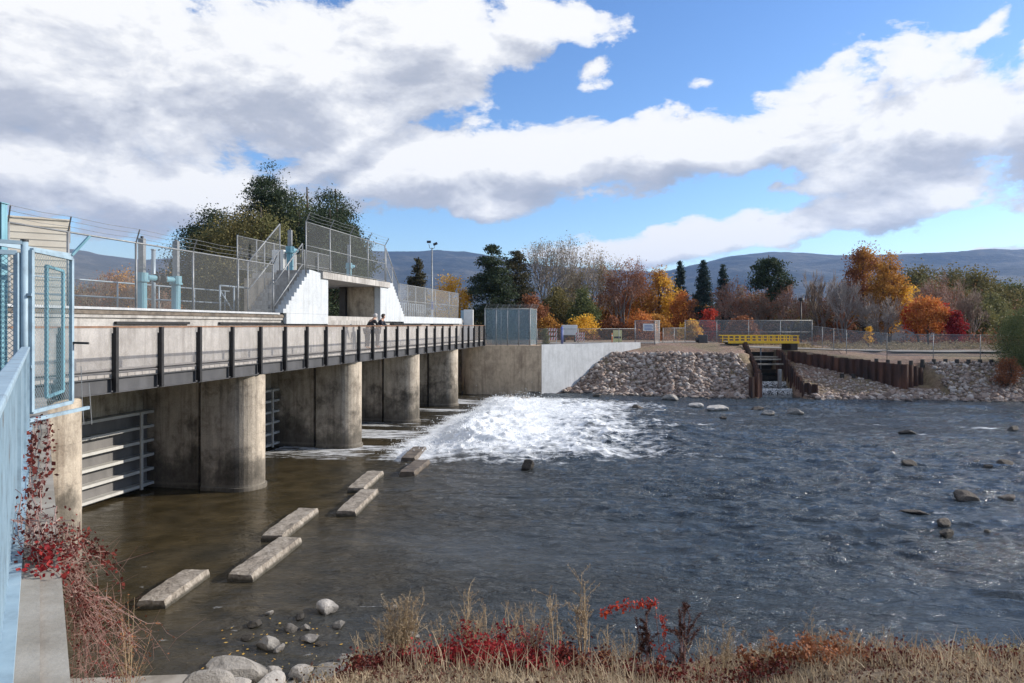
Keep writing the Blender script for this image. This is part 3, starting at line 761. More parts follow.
t_ = incl('stair_rail', 'chain link stair railing climbing on the right side of the raised platform', 24.7, 22.7, 2.0, (1.0, 2.0))
MB().sheet(puv(24.7, 2.0, 0), puv(22.7, 2.0, 0), 5.98, 7.98, ZP, ZP+2.0).build('chain_link_mesh', 'chain_link', t_)

VP = 1.62
us = [ux(px, VP) for px in (306, 330, 350, 368, 385)]
fence('chain_link_fence', 'chain link fence with barbed arms around the raised platform above the white opening', [puv(us[0], VP, ZP+.02), puv(us[-1], VP, ZP+.02)], 2.02,
      [u-us[0] for u in us], arms=1, mid=True, armdir=(.7, -.75))
fence('chain_link_fence', 'back fence of the raised platform in front of the tall pines', [puv(us[0], 4.9, ZP+.02), puv(us[-1], 4.9, ZP+.02)], 1.5, 1.6, mid=True)
us = [ux(px, VF) for px in (399.5, 407.5, 415.6, 425, 435.3, 449, 458)]
fence('chain_link_fence', 'chain link fence on the far deck from the right stair to the white cabinet', [puv(us[0], VF, 6.0), puv(us[-1], VF, 6.0)], 2.02,
      [u-us[0] for u in us], arms=0, mid=True, mat='chain_link_dense')
fence('picket_fence', 'blue grey upstream railing behind the far deck fence with close uprights', [puv(us[0], 5.2, 5.93), puv(us[-1]+1, 5.2, 5.93)], 1.2,
      .45, mid=True, post_mat='grey_blue_steel', pr=.02)
# cabinet at the far end
cb = P(38.6, 2.1, 0)
T = thing('utility_cabinet', 'pale blue and white box cabinet at the far end of the dam deck', 'cabinet', (cb[0], cb[1], 3.8))
cxp = atY(468.5, 55.5, 0)[0]
MB().box(cxp-.38, cxp+.38, 55.3, 56.0, 3.8, 6.75).build('body', 'white_plastic', T, bevel=.02)
MB().box(cxp-.62, cxp-.385, 55.35, 55.95, 3.8, 6.7).build('side_frame', 'blue_paint', T)
MB().box(cxp-.34, cxp+.34, 55.27, 55.298, 4.0, 6.6).build('door', 'white_plastic', T)

# blue mesh enclosure on the far abutment
ex0 = atY(485, 54.9, 0)[0]; ex1 = atY(530, 54.9, 0)[0]
T = fence('mesh_enclosure', 'tall blue grey mesh enclosure standing on the far concrete abutment', [(ex0, 54.75, 3.86), (ex1, 54.75, 3.86), (ex1+.6, 57.3, 3.86), (ex0+.5, 57.5, 3.86)], 2.95,
      [0, (ex1-ex0)*.25, (ex1-ex0)*.5, (ex1-ex0)*.75, ex1-ex0, ex1-ex0+2.6, ex1-ex0+5.6], mat='veil_blue', arms=1, armdir=(.5, -.5), mid=False, cat='fence enclosure', pr=.04, post_mat='galvanized')
MB().sheet((ex0+.1, 55.6), (ex1-.1, 55.6), 3.95, 6.7).build('inner_mesh', 'veil_blue', T)

# gate hoists on the deck
def hoist(px, label, tz, v=3.5, zb=5.92, cyl=1.0, side=1, s=1.):
    u = ux(px, v); x, y, _ = P(u, v, 0)
    T = thing('gate_hoist', label, 'hoist', (x, y, zb), 'gate hoists on the dam')
    def tb(z0, z1, r, nm, mat): MB().tube([(x, y, z0), (x, y, z1)], r, 14).build(nm, mat, T, smooth=False)
    tb(zb+.0, zb+cyl, .15*s, 'pedestal', 'teal_paint')
    tb(zb-.002, zb+.05, .24*s, 'base_flange', 'teal_paint')
    tb(zb+cyl, zb+cyl+.06, .22*s, 'flange', 'teal_paint')
    tb(zb+cyl+.06, zb+cyl+.30, .19*s, 'gearbox', 'teal_paint')
    MB().bar((x, y, zb+cyl+.3), (x, y, tz), .17*s, .17*s).build('screw_cover', 'galvanized', T)
    MB().tube([(x, y, tz), (x, y, tz+.07)], .05, 8).build('cap', 'dark_plastic', T)
    dx, dy = TD*side
    MB().tube([(x+dx*.15, y+dy*.15, zb+cyl+.16), (x+dx*.62, y+dy*.62, zb+cyl+.16)], .10*s, 12).build('motor', 'teal_paint', T)
    MB().tube([(x+dx*.62, y+dy*.62, zb+cyl+.16), (x+dx*.70, y+dy*.70, zb+cyl+.16)], .15*s, 12).build('handwheel', 'dark_plastic', T)
hoist(142, 'gate hoist with grey screw cover, left of the pair behind the near fence', 8.35)
hoist(176, 'gate hoist with grey screw cover just left of the big pines', 8.45, side=-1)
hoist(290, 'gate hoist with a tall pale rod at the head of the left stair', 9.85, zb=ZP, cyl=.9, v=3.3)
hoist(349, 'short blue gate hoist behind the platform fence above the opening', 9.9, zb=ZP, cyl=.7, v=3.3, s=.9)
u = ux(153.5, 5.0); x, y, _ = P(u, 5.0, 0)
T = thing('steel_pole', 'slim blue pole standing between the two near gate hoists', 'pole', (x, y, 5.92))
MB().tube([(x, y, 5.92), (x, y, 8.25)], .075, 10).build('shaft', 'grey_blue_steel', T, smooth=True)
MB().tube([(x, y, 8.25), (x, y, 8.29)], .095, 10).build('cap', 'grey_blue_steel', T)
u = ux(565/3.8+165, 3.5)
# control cabinet on the platform
T = thing('utility_cabinet', 'grey metal control cabinet on the raised platform beside the tall hoist', 'cabinet', P(us1+2.3, 4.1, ZP))
MB().uvbox(us1+1.5, us1+2.7, 3.8, 4.4, ZP+.01, ZP+1.1).build('body', 'white_plastic', T, bevel=.02)
MB().uvbox(us1+1.6, us1+2.6, 3.78, 3.798, ZP+.1, ZP+1.0).build('door', 'galvanized', T)

# ------------------------------------------------------------------ near left: wing wall, blue fence, mesh gate
WDr = np.array([-.691, 1.]); WDr /= np.linalg.norm(WDr); WN = np.array([WDr[1], -WDr[0]])   # normal to the right
def WP(s, t, z):     # s along wall from its camera end, t to the right of the exposed edge
    p = np.array([.12, 0.])+s*WDr+t*WN
    return (float(p[0]), float(p[1]), float(z))
def wbox(mb, s0, s1, t0, t1, z0, z1): return mb.prism([WP(s, t, 0)[:2] for s, t in ((s0, t0), (s1, t0), (s1, t1), (s0, t1))], z0, z1)
T = thing('wing_wall', 'pale concrete wing wall with a flat top leading to the near abutment', 'retaining wall', WP(3, -.3, 0))
wbox(MB(), -2.0, 16.3, -1.15, 0, -1.2, 4.08).build('wall', 'ledge_concrete', T)
wbox(MB(), -2.0, 11.4, -1.17, -.10, 4.084, 4.10).build('coping', 'ledge_concrete', T)
SE = 11.45    # far end of the blue fence
T = thing('blue_fence', 'light blue painted steel panel fence on top of the near wing wall', 'fence', WP(3, -.25, 4.1))
wbox(MB(), -1.5, SE, -0.290, -0.260, 4.13, 5.16).build('panel', 'blue_paint', T)
wbox(MB(), -1.5, SE, -0.315, -0.215, 5.161, 5.205).build('top_rail', 'blue_paint', T, bevel=.01)
wbox(MB(), -1.5, SE, -0.295, -0.185, 4.101, 4.135).build('bottom_rail', 'blue_paint', T)
mb = MB(); s = -1.4
while s < SE:
    wbox(mb, s, s+.035, -.259, -.238, 4.136, 5.16); s += .125
mb.build('pickets', 'blue_paint', T)
for s in (6.3, 8.7, 11.1):
    wbox(MB(), s, s+.06, -.255, -.215, 4.136, 5.16).build('post', 'blue_paint', T)

# post and mesh gates at its end
def framed(T, a, b_, z0a, z1a, z0b, z1b, r=.03, mat='blue_paint', mesh='chain_link_blue', nm='frame'):
    mb = MB()
    A0, A1, B0, B1 = (a[0], a[1], z0a), (a[0], a[1], z1a), (b_[0], b_[1], z0b), (b_[0], b_[1], z1b)
    for p0, p1 in ((A0, A1), (A1, B1), (B1, B0), (B0, A0)): mb.bar(p0, p1, r*2, r*2)
    mb.build(nm, mat, T, bevel=.004)
    MB().sheet(a, b_, z0a, z1a, z0b, z1b).build('mesh', mesh, T)
a = atY(31.5, 9.55, 0); b_ = atY(71.5, 10.8, 0)
T = thing('mesh_gate', 'light blue framed mesh side panel jutting out beyond the blue fence over the water', 'mesh panel', (a[0], a[1], 4.25))
framed(T, a, b_, 4.28, 6.55, 4.28, 6.55, .027)
MB().bar((b_[0], b_[1], 6.6), (b_[0]+.16, b_[1]+.2, 6.93), .09, .03).build('barb_arm', 'teal_paint', T)
MB().bar((a[0]-.05, a[1], 4.16), (b_[0]+.14, b_[1]+.2, 4.17), .05, .05).build('base_bar', 'blue_paint', T)
MB().bar((b_[0]-.02, b_[1], 5.22), (b_[0]+.24, b_[1]+.05, 5.21), .05, .035).build('latch_bar', 'dark_plastic', T)
MB().bar((a[0]-.6, a[1]-.1, 6.66), (b_[0], b_[1], 6.60), .05, .06).build('head_rail', 'blue_paint', T)
a2 = atY(46.5, 10.4, 0); b2 = atY(63, 11.4, 0)
T = thing('mesh_gate', 'narrow blue framed mesh panel seen behind the jutting side panel', 'mesh panel', (a2[0], a2[1], 4.3))
framed(T, a2, b2, 4.4, 6.4, 4.4, 6.4, .022, mat='teal_paint')
p0 = atY(24.5, 9.5, 0)
T = thing('gate_post', 'thick light blue pipe post at the far end of the blue fence', 'post', (p0[0], p0[1], 4.1))
MB().tube([(p0[0], p0[1], 4.09), (p0[0], p0[1], 6.66)], .045, 14).build('shaft', 'blue_paint', T, smooth=True)
MB().tube([(p0[0], p0[1], 6.66), (p0[0], p0[1], 6.69)], .05, 14).build('cap', 'dark_plastic', T)
for z in (4.9, 5.9): MB().box(p0[0]+.04, p0[0]+.11, p0[1]-.02, p0[1]+.02, z, z+.04).build('hinge', 'blue_paint', T)
a3 = atY(-75, 8.9, 0); b3 = atY(17, 9.45, 0)
T = thing('mesh_gate', 'wide blue mesh gate at the left edge behind the blue fence', 'gate', (b3[0], b3[1], 4.1))
framed(T, a3, b3, 4.2, 6.5, 4.2, 6.5, .032)
MB().bar(atY(-75, 8.9, 6.66), atY(22, 9.45, 6.64), .05, .05).build('head_rail', 'blue_paint', T)
MB().bar(atY(-10, 9.2, 4.2), atY(-10, 9.2, 6.5), .04, .04).build('stile', 'blue_paint', T)
x0, x1 = atY(-1, 10.3, 0)[0], atY(6.5, 10.3, 0)[0]
T = thing('steel_column', 'tall teal steel channel post at the far left edge above the mesh gate', 'post', ((x0+x1)/2, 10.3, 4.0))
MB().box(x0, x1, 10.28, 10.32, 3.9, 7.32).box(x1-.012, x1, 10.2, 10.279, 3.9, 7.32).box(x0, x0+.012, 10.2, 10.279, 3.9, 7.32).build('shaft', 'teal_paint', T)
MB().box(x0-.02, x1+.02, 10.17, 10.34, 7.322, 7.335).build('cap', 'teal_paint', T)
# conduit hanging from the panel
T = thing('hanging_wire', 'two thin grey wires hanging from the blue side panel', 'wire', (b_[0]+.1, b_[1]+.6, 5.2))
for k, px in enumerate((81, 89)):
    q = atY(px, 12.0, 0); MB().tube([(q[0], q[1], 4.78-.3*k), (q[0]+.02, q[1], 4.2), (q[0]+.05, q[1], 3.75)], .007, 5).build('wire', 'galvanized', T)

# pale building on the left
xb = atY(69.5, 25, 0)[0]
T = thing('control_building', 'cream clad flat roofed control building behind the fences at the left edge', 'building', (xb-5, 28, 3.8))
dv_ = Vector((xb, 25., 0)).normalized(); lf = Vector((-dv_.y, dv_.x, 0)); C0 = Vector((xb, 25., 0))
def bq(a, d): q = C0+lf*a+dv_*d; return (q.x, q.y)
def bbox(mb, a0, a1, d0, d1, z0, z1): return mb.prism([bq(a0, d0), bq(a1, d0), bq(a1, d1), bq(a0, d1)], z0, z1)
w_ = bbox(MB(), 0, 12, 0, 8, 3.8, 9.3).build('wall', 'cream_cladding', T)
mb = MB()
for i in range(22): bbox(mb, .01, 11.9, -.02, -.003, 4.0+i*.24, 4.02+i*.24)
mb.build('cladding_joint', 'cladding_joint_cream', w_)
bbox(MB(), -.03, 12.05, -.04, 8.05, 9.302, 9.36).build('roof', 'cream_cladding', T)
bbox(MB(), 2.2, 3.2, -.06, -.024, 3.85, 6.0).build('door', 'grey_blue_steel', T)
wn = bbox(MB(), 4.6, 6.2, -.06, -.024, 5.4, 6.6).build('window', 'white_plastic', T)
bbox(MB(), 4.7, 6.1, -.075, -.061, 5.5, 6.5).build('pane', 'glass_lens', wn)

# ------------------------------------------------------------------ rocks
def rock_mesh(seed, sub=3, flat=.72, lo=.38, hi=.74):
    import bmesh
    r = random.Random(seed)
    bm = bmesh.new(); bmesh.ops.create_icosphere(bm, subdivisions=sub, radius=1)
    planes = []
    for k in range(16):
        n = Vector((r.gauss(0, 1), r.gauss(0, 1), r.gauss(0, 1))).normalized(); planes.append((n, r.uniform(lo, hi)))
    s = Vector((r.uniform(.8, 1.15), r.uniform(.65, .95), r.uniform(.5, .8)*flat/.72))
    ox = r.uniform(0, 50)
    for v in bm.verts:
        for n, d in planes:
            q = v.co.dot(n)
            if q > d: v.co -= n*(q-d)
        h = float(vnoise(np.array([v.co.x*2.3+ox+v.co.z]), np.array([v.co.y*2.3+v.co.z*1.7]), seed)[0])
        v.co *= 1+.06*h
        v.co = Vector((v.co.x*s.x, v.co.y*s.y, v.co.z*s.z))
    bm.normal_update(); me = bpy.data.meshes.new('rock'); k = 1/max(v.co.length for v in bm.verts)
    for v in bm.verts: v.co *= k*1.02
    bm.to_mesh(me); bm.free()
    return me
protoL = [rock_mesh(100+i, 2) for i in range(10)]
protoH = [rock_mesh(200+i, 3, .72, .5, .86) for i in range(8)]
for me in protoL: me.materials.append(MATS['rock_tan'])
protoP = [m_.copy() for m_ in protoH]
for me in protoH: me.materials.append(MATS['rock_dark'])
for me in protoP: me.materials.append(MATS['rock_pale'])
protoT = [m_.copy() for m_ in protoL]
def put_rock(me, loc, s, label, group, cat='rock', rot=None, scl=(1, 1, 1), name='rock'):
    o = bpy.data.objects.new(name, me); col.objects.link(o); o.location = loc
    o.rotation_euler = rot or (rnd.uniform(-.4, .4), rnd.uniform(-.4, .4), rnd.uniform(0, 6.28)); o.scale = (s*scl[0], s*scl[1], s*scl[2])
    return tag(o, label, cat, group)
# riprap scatter
cand = []
def scatter(n, xr, sr, smin, smax, ok, bias=1.6, group=0):
    for _ in range(n):
        x = rnd.uniform(*xr); s = rnd.uniform(*sr)
        y = float(np.interp(x, YT_X, YT_Y))+s
        if not ok(x, y, s): continue
        r = smin+(smax-smin)*rnd.random()**bias
        if s < .6: r *= 1.35
        cand.append((x, y, TZ(x, y), r, group))
pile_side = lambda x, y: ((x-PW[0][0])*(-(PW[1][1]-PW[0][1]))+(y-PW[0][1])*(PW[1][0]-PW[0][0]))
okL = lambda x, y, s: not (-.6 < chan_q(x, y) < 3.6) and (y-54.6) < .80*(x-3.0)+.2
scatter(7500, (4.2, 18.6), (-.4, 5.4), .04, .36, okL, 3.4, 0)
scatter(110, (5, 18), (-1.0, 0), .16, .38, okL, 1.5, 0)
scatter(150, (22.5, 48), (-.9, 0), .12, .30, lambda x, y, s: True, 1.5, 2)
scatter(60, (4.2, 18.4), (4.6, 5.6), .25, .42, okL, 1, 0)
okR1 = lambda x, y, s: pile_side(x, y) < -2.5 and x < 31 and chan_q(x, y) > 3.4
scatter(3200, (21.5, 31.5), (-.4, 9), .04, .20, okR1, 2.6, 1)
scatter(160, (21.5, 31.5), (-.4, 1.2), .15, .40, okR1, 1.5, 1)
okR2 = lambda x, y, s: (x > 32.9 or s < 2.6)
scatter(5600, (30.4, 50), (-.4, 5.2), .05, .30, okR2, 2.6, 2)
cand.sort(key=lambda c: -c[3]/c[1])
labs = ['grey brown riprap boulder on the rock mound left of the yellow beam', 'pale reddish stone on the gravel slope in front of the rusty sheet piling', 'light grey riprap boulder on the right bank below the path']
grps = ['riprap boulders on the left mound', 'stones on the gravel slope', 'riprap boulders on the right bank']
for x, y, z, r, g_i in cand[:290]:
    put_rock(rnd.choice(protoL), (x, y, z+r*.10), r, labs[g_i], grps[g_i], 'boulder', name='boulder')
VV, FF = [], []; off = 0
pv = []
for me in [rock_mesh(300+i, 1) for i in range(6)]:
    v = np.array([v.co[:] for v in me.vertices]); f = np.array([p_.vertices[:] for p_ in me.polygons]); pv.append((v, f))
for x, y, z, r, g_i in cand[290:]:
    v, f = pv[rnd.randrange(6)]
    a, b2_, c_ = rnd.uniform(0, 6.28), rnd.uniform(-.5, .5), rnd.uniform(-.5, .5)
    Mx = np.array(Matrix.Rotation(a, 3, 'Z') @ Matrix.Rotation(b2_, 3, 'X') @ Matrix.Rotation(c_, 3, 'Y'))
    VV.append((v@Mx.T)*r+np.array([x, y, z+r*.10])); FF.append(f+off); off += len(v)
rb = npmesh('riprap_rubble', np.concatenate(VV), np.concatenate(FF), 'rock_tan')
tag(rb, 'smaller broken riprap stones covering the far banks', 'rubble', kind='stuff')

# rocks standing in the river  (px, py of waterline centre, width px, height px, label)
def river_rock(px, py, w, h, label, dark=True, k=0, group='rocks standing in the river'):
    x, y, _ = at(px, py)
    W = w/F*y; Hh = h/F*y
    me = (protoH if dark else protoP)[k % 8]
    put_rock(me, (x, y, Hh*.15), 1, label, group, 'rock', rot=(rnd.uniform(-.15, .15), rnd.uniform(-.15, .15), rnd.uniform(-.6, .6)), scl=(W*.56, W*.46, max(Hh*1.0, .08)))
RR = [(528, 467, 13, 12, 'small pointed dark rock alone below the white water'),
      (837-0, 0, 0, 0, '')]
RR = [
 (528, 469, 14, 12, 'small pointed dark rock alone just below the white water', 1),
 (637, 410, 12, 6, 'brown rock breaking the surface at the right end of the white water', 1),
 (597, 397, 8, 6, 'small brown rock beside the foot of the left rock mound', 1),
 (671, 400, 16, 9, 'pale slanted rock just off the left rock mound', 0),
 (696, 407, 14, 6, 'pale flat rock nearest the big long rock off the mound', 0),
 (718, 410, 24, 8, 'long pale flat rock in front of the fish channel mouth', 0),
 (723, 419, 9, 5, 'small dark round rock below the long pale rock', 1),
 (757, 410, 14, 4, 'low flat rock left of the pale rock off the channel', 1),
 (768, 415, 15, 6, 'pale rounded rock off the rusty channel walls', 0),
 (795, 414, 15, 7, 'grey rock in shallow water right of the channel mouth', 0),
 (686, 428, 16, 3, 'low wet rock awash at the tail of the rapids', 1),
 (908, 434, 16, 6, 'dark low rock with a small white wake in mid river', 1),
 (909, 465, 15, 7, 'dark block shaped rock in mid river above the large brown boulder', 1),
 (976, 463, 9, 5, 'small dark rock left end of the far right cluster', 1),
 (988, 467, 12, 5, 'dark flat rock in the middle of the far right cluster', 1),
 (1004, 465, 20, 6, 'dark wide rock with a pale top in the far right cluster', 1),
 (1014, 430, 12, 5, 'dark rock beside white riffle near the right edge', 1),
 (966, 501, 26, 12, 'large brown wedge shaped boulder in the right of the river', 1),
 (1006, 500, 20, 10, 'brown split boulder near the right edge of the river', 1),
 (915, 513, 26, 5, 'long low dark rock left of the two stacked boulders', 1),
 (944, 525, 15, 9, 'dark boulder just above the round one in the right of the river', 1),
 (946, 535, 17, 9, 'dark rounded boulder lowest of the right river group', 1),
 (987, 532, 8, 4, 'tiny dark rock alone right of the stacked boulders', 1)]
for i, (px, py, w, h, lb, dk) in enumerate(RR): river_rock(px, py, w, h, lb, bool(dk), i)
NRs = [
 (236, 667, 62, 30, 'largest pale boulder at the near left water edge', 0), (208, 690, 46, 26, 'pale tan boulder at the bottom edge left of the largest boulder', 0),
 (326, 608, 26, 11, 'pale wedge rock farthest out in the near shallows', 0), (270, 612, 10, 8, 'small rounded pale stone in the near shallows', 0),
 (305, 627, 10, 8, 'small square white stone in the middle of the near shallows', 0), (291, 627, 16, 8, 'grey rounded stone left of the small square one', 0),
 (311, 636, 22, 7, 'flat pale slab stone with dark shadow in the near shallows', 0), (338, 624, 18, 8, 'white pebble shaped rock at the right of the near shallows', 0),
 (268, 645, 24, 13, 'grey pointed boulder above the largest pale boulder', 0), (279, 648, 13, 9, 'small pale stone against the grey pointed boulder', 0),
 (300, 664, 30, 14, 'blue grey rounded boulder among the near bank rocks', 0), (334, 662, 44, 14, 'speckled grey boulder touching the red shrubs', 0),
 (272, 663, 18, 14, 'pale upright stone between the two large near boulders', 0), (256, 622, 18, 6, 'dark wet low stone at the left of the near shallows', 1),
 (299, 615, 14, 4, 'orange brown wet stone in the near shallows', 1), (320, 642, 14, 5, 'brown flat stone under water near the white pebble', 1),
 (393, 607, 10, 6, 'small pale stone behind the dry twigs', 0), (270, 684, 40, 16, 'half buried grey stone at the bottom edge', 0), (318, 678, 50, 14, 'flat grey stone half hidden by dry grass at the bottom', 0),
 (412, 634, 22, 8, 'pale stone under the tall straw coloured weed', 0),
 (222, 650, 26, 10, 'pale boulder behind the left end of the largest pale boulder', 0), (345, 650, 24, 9, 'flat pale stone above the speckled grey boulder', 0), (364, 660, 28, 12, 'grey stone right of the speckled boulder by the red leaves', 0), (352, 677, 34, 13, 'pale stone half under dry grass right of the flat grey one', 0), (234, 684, 34, 14, 'pale stone at the bottom edge below the largest boulder', 0), (286, 676, 20, 9, 'small tan stone between the half buried and the flat grey stones', 0), (372, 636, 14, 5, 'small wet stone left of the feathery tan weed', 1), (246, 636, 14, 5, 'small wet stone left of the grey pointed boulder', 1)]
for i, (px, py, w, h, lb, dk) in enumerate(NRs):
    x, y, _ = at(px, py, .05 if py < 650 else .2)
    z = max(TZ(x, y), 0)
    W = w/F*y; Hh = h/F*y
    put_rock((protoH if dk else protoP)[(i*3+1) % 8], (x, y, z+Hh*.2), 1, lb, 'rocks along the near water edge', 'rock',
             rot=(rnd.uniform(-.2, .2), rnd.uniform(-.2, .2), rnd.uniform(0, 6)), scl=(W*.55, W*.5, max(Hh*.75, .07)))
# submerged cobbles bed hint
# baffle blocks (x,y near end centre ; far end centre)
BL = [((151, 599), (197, 568), 'baffle block lowest and nearest in the photo, alone at the left', 0), ((240, 573), (291, 536), 'longest baffle block, second nearest in the outer row', 0),
      ((272, 534), (309, 507), 'baffle block behind the longest one, in the row nearer the dam', 0), ((346, 510), (370, 488), 'short baffle block in the outer row in mid water', 0),
      ((356, 487), (376, 470), 'baffle block behind the short one, nearer the second pier', 0), ((407, 471), (423, 459), 'baffle block at the edge of the foam, front of the pair', 1),
      ((408, 457), (420, 446), 'wet brown baffle block touching the white water', 1), ((503, 399), (510, 395), 'small distant brown block by the far abutment, left one', 1), ((519, 401), (527, 396), 'small distant brown block by the far abutment, right one', 1)]
for (n_, f_, lb, wet) in BL:
    zt = .19
    a = np.array(at(n_[0], n_[1], zt)[:2]); b_ = np.array(at(f_[0], f_[1], zt)[:2])
    d = (b_-a); Ln = np.linalg.norm(d); d /= Ln; nn_ = np.array([d[1], -d[0]])*.29
    poly = [a-nn_, a+nn_, b_+nn_, b_-nn_]; c = (a+b_)/2
    import bmesh
    N1 = max(6, int(Ln/.14)); bm = bmesh.new()
    # subdivided worn block
    secs = 8
    ring = [(-1, -.6), (-1, .07), (-.88, .19), (-.3, .192), (.3, .188), (.88, .19), (1, .07), (1, -.6)]
    rows = []
    for i in range(N1+1):
        t = i/N1; q = a+(b_-a)*t; row = []
        e = min(t, 1-t)*Ln
        for j, (w, z) in enumerate(ring):
            wear = .014*float(vnoise(np.array([i*.7+a[0]]), np.array([j*1.3+a[1]]), 5)[0])
            zz = z-(.03 if e < .05 and z > .1 else 0)+(wear if z > 0 else 0)
            p_ = q+nn_*(w*(1+wear))
            row.append(bm.verts.new((p_[0]-c[0], p_[1]-c[1], zz)))
        rows.append(row)
    for r0, r1 in zip(rows[:-1], rows[1:]):
        for j in range(7): bm.faces.new((r0[j], r0[j+1], r1[j+1], r1[j]))
    bm.faces.new(rows[0]); bm.faces.new(rows[-1][::-1]); bmesh.ops.recalc_face_normals(bm, faces=bm.faces)
    me = bpy.data.meshes.new('baffle_block'); bm.to_mesh(me); bm.free()
    o_ = link('baffle_block', me, 'block_wet' if wet else 'block_concrete', None, (c[0], c[1], 0))
    tag(o_, lb, 'concrete block', 'baffle blocks in the water below the dam')

# ------------------------------------------------------------------ far bank structures
def sheet_wall(name, label, pts, ztop, zbot, cat='sheet pile wall'):
    """corrugated sheet piles along a polyline, one mesh per pile"""
    T = thing(name, label, cat, (pts[0][0], pts[0][1], zbot(0)))
    tot = 0; k = 0
    Ls = [math.hypot(b[0]-a[0], b[1]-a[1]) for a, b in zip(pts[:-1], pts[1:])]; total = sum(Ls)
    for (a, b), L in zip(zip(pts[:-1], pts[1:]), Ls):
        n = max(1, round(L/.62)); dx, dy = (b[0]-a[0])/L, (b[1]-a[1])/L; ox, oy = dy, -dx
        for i in range(n):
            s0 = L*i/n; w = L/n; t = (tot+s0)/total
            zt = ztop(t)+rnd.uniform(-.1, .1); zb = zbot(t)
            prof = [(0, 0), (.15*w, 0), (.32*w, .22), (.68*w, .22), (.85*w, 0), (w, 0)]
            p = [(a[0]+dx*(s0+q)+ox*h, a[1]+dy*(s0+q)+oy*h) for q, h in prof]
            p2 = [(x-ox*.03, y-oy*.03) for x, y in p]
            vs = []; fs = []
            for (x, y) in p: vs += [(x, y, zb), (x, y, zt)]
            for (x, y) in p2: vs += [(x, y, zb), (x, y, zt)]
            m6 = len(p)
            for j in range(m6-1):
                fs.append((2*j, 2*j+2, 2*j+3, 2*j+1)); q = 2*m6
                fs.append((q+2*j+1, q+2*j+3, q+2*j+2, q+2*j)); fs.append((2*j+1, 2*j+3, q+2*j+3, q+2*j+1))
            fs.append((0, 1, 2*m6+1, 2*m6)); fs.append((2*m6-2, 4*m6-2, 4*m6-1, 2*m6-1))
            MB().add(vs, fs).build('pile', 'sheet_pile_rust', T)
        tot += L
    return T
sheet_wall('sheet_pile_wall', 'rusty corrugated sheet pile wall stepping down the right bank', PW, lambda t: 3.2-1.0*t, lambda t: (2.3-2.0*t if t < .85 else .2)-.5)
def chq(q, y): return (18.7+q+.215*(y-51.5), y)
sheet_wall('sheet_pile_wall', 'rusty sheet pile wall on the right side of the fish channel', [chq(4.3, 51.2), chq(3.2, 51.5), chq(3.0, 56), chq(2.9, 61)], lambda t: .95+2.3*min(1, t*1.3), lambda t: -.6)
sheet_wall('sheet_pile_wall', 'rusty sheet pile wall end on the left side of the fish channel', [chq(.0, 62), chq(-.05, 56), chq(-.05, 51.3), chq(-.9, 51.0)][::-1], lambda t: .9+2.2*min(1, t*1.2)+.8, lambda t: -.6)
# channel furniture
T = thing('channel_weir', 'dark timber and concrete weir steps inside the fish channel', 'weir', chq(1.4, 58)+(0,))
for i, (yy, zt) in enumerate(((54, .35), (56.5, .7), (59, 1.1), (61.5, 1.5))):
    a = chq(.02, yy); b_ = chq(2.95, yy)
    MB().prism([a, b_, (b_[0], b_[1]+.2), (a[0], a[1]+.2)], -.6, zt).build('weir_board', 'wet_timber', T)
for yy, zt in ((57.5, 2.2), (58.6, 2.55), (60.0, 2.7)):
    a = chq(.1, yy); b_ = chq(2.85, yy); MB().bar((a[0], a[1], zt), (b_[0], b_[1], zt), .16, .12).build('strut', 'pier_concrete', T)
a = chq(2.2, 55.5); MB().box(a[0]-.12, a[0]+.12, a[1]-.12, a[1]+.12, -.5, 1.9).build('post', 'wall_concrete', T)
a = chq(1.6, 61.8); MB().box(a[0]-.05, a[0]+.05, a[1]-.05, a[1]+.05, -.5, 3.4).build('post', 'galvanized', T)
a = chq(-.1, 63.5); b_ = chq(3.2, 63.5); MB().prism([a, b_, (b_[0], b_[1]+.3), (a[0], a[1]+.3)], -.6, 3.0).build('headwall', 'wet_timber', T)
# channel water spilling
mb = MB()
for (y0, y1, z0, z1) in ((51, 54, .06, .12), (54.2, 56.5, .42, .46), (56.7, 59, .78, .8), (59.2, 61.5, 1.18, 1.2)):
    a, b_, c_, d_ = chq(.05, y0), chq(2.9, y0), chq(2.9, y1), chq(.05, y1)
    mb.add([(a[0], a[1], z0), (b_[0], b_[1], z0), (c_[0], c_[1], z1), (d_[0], d_[1], z1)], [(0, 1, 2, 3)])
mb.build('channel_water', 'lake_water'); bpy.data.objects['channel_water']['kind'] = 'structure'
rg = np.random.default_rng(12); cs_ = []
for yy, zt, n in ((54.0, .42, 700), (56.5, .78, 500)):
    q = rg.uniform(.1, 2.85, n); t = rg.random(n)**.8; y_ = yy-.04-.35*t-np.abs(rg.normal(0, .06, n))-(t > .8)*rg.exponential(.25, n)
    cs_.append(np.stack([18.7+q+.215*(y_-51.5), y_, np.maximum(zt-.36*t*t, zt-.36)+rg.normal(0, .02, n)+.03], 1))
cs_ = np.concatenate(cs_); r_ = rg.uniform(.018, .05, len(cs_))
oc = np.array([(1, 0, 0), (-1, 0, 0), (0, 1, 0), (0, -1, 0), (0, 0, 1), (0, 0, -1)], float); tr_ = np.array([(0, 2, 4), (2, 1, 4), (1, 3, 4), (3, 0, 4), (2, 0, 5), (1, 2, 5), (3, 1, 5), (0, 3, 5)])
tag(npmesh('channel_foam', (oc[None]*r_[:, None, None]*rg.uniform(.6, 1.5, (len(cs_), 6, 1))+cs_[:, None]).reshape(-1, 3), (tr_[None]+6*np.arange(len(cs_))[:, None, None]).reshape(-1, 3), 'spray_white', smooth=True),
    'small white cascade spilling over the weir boards in the channel', 'cascade', kind='stuff')

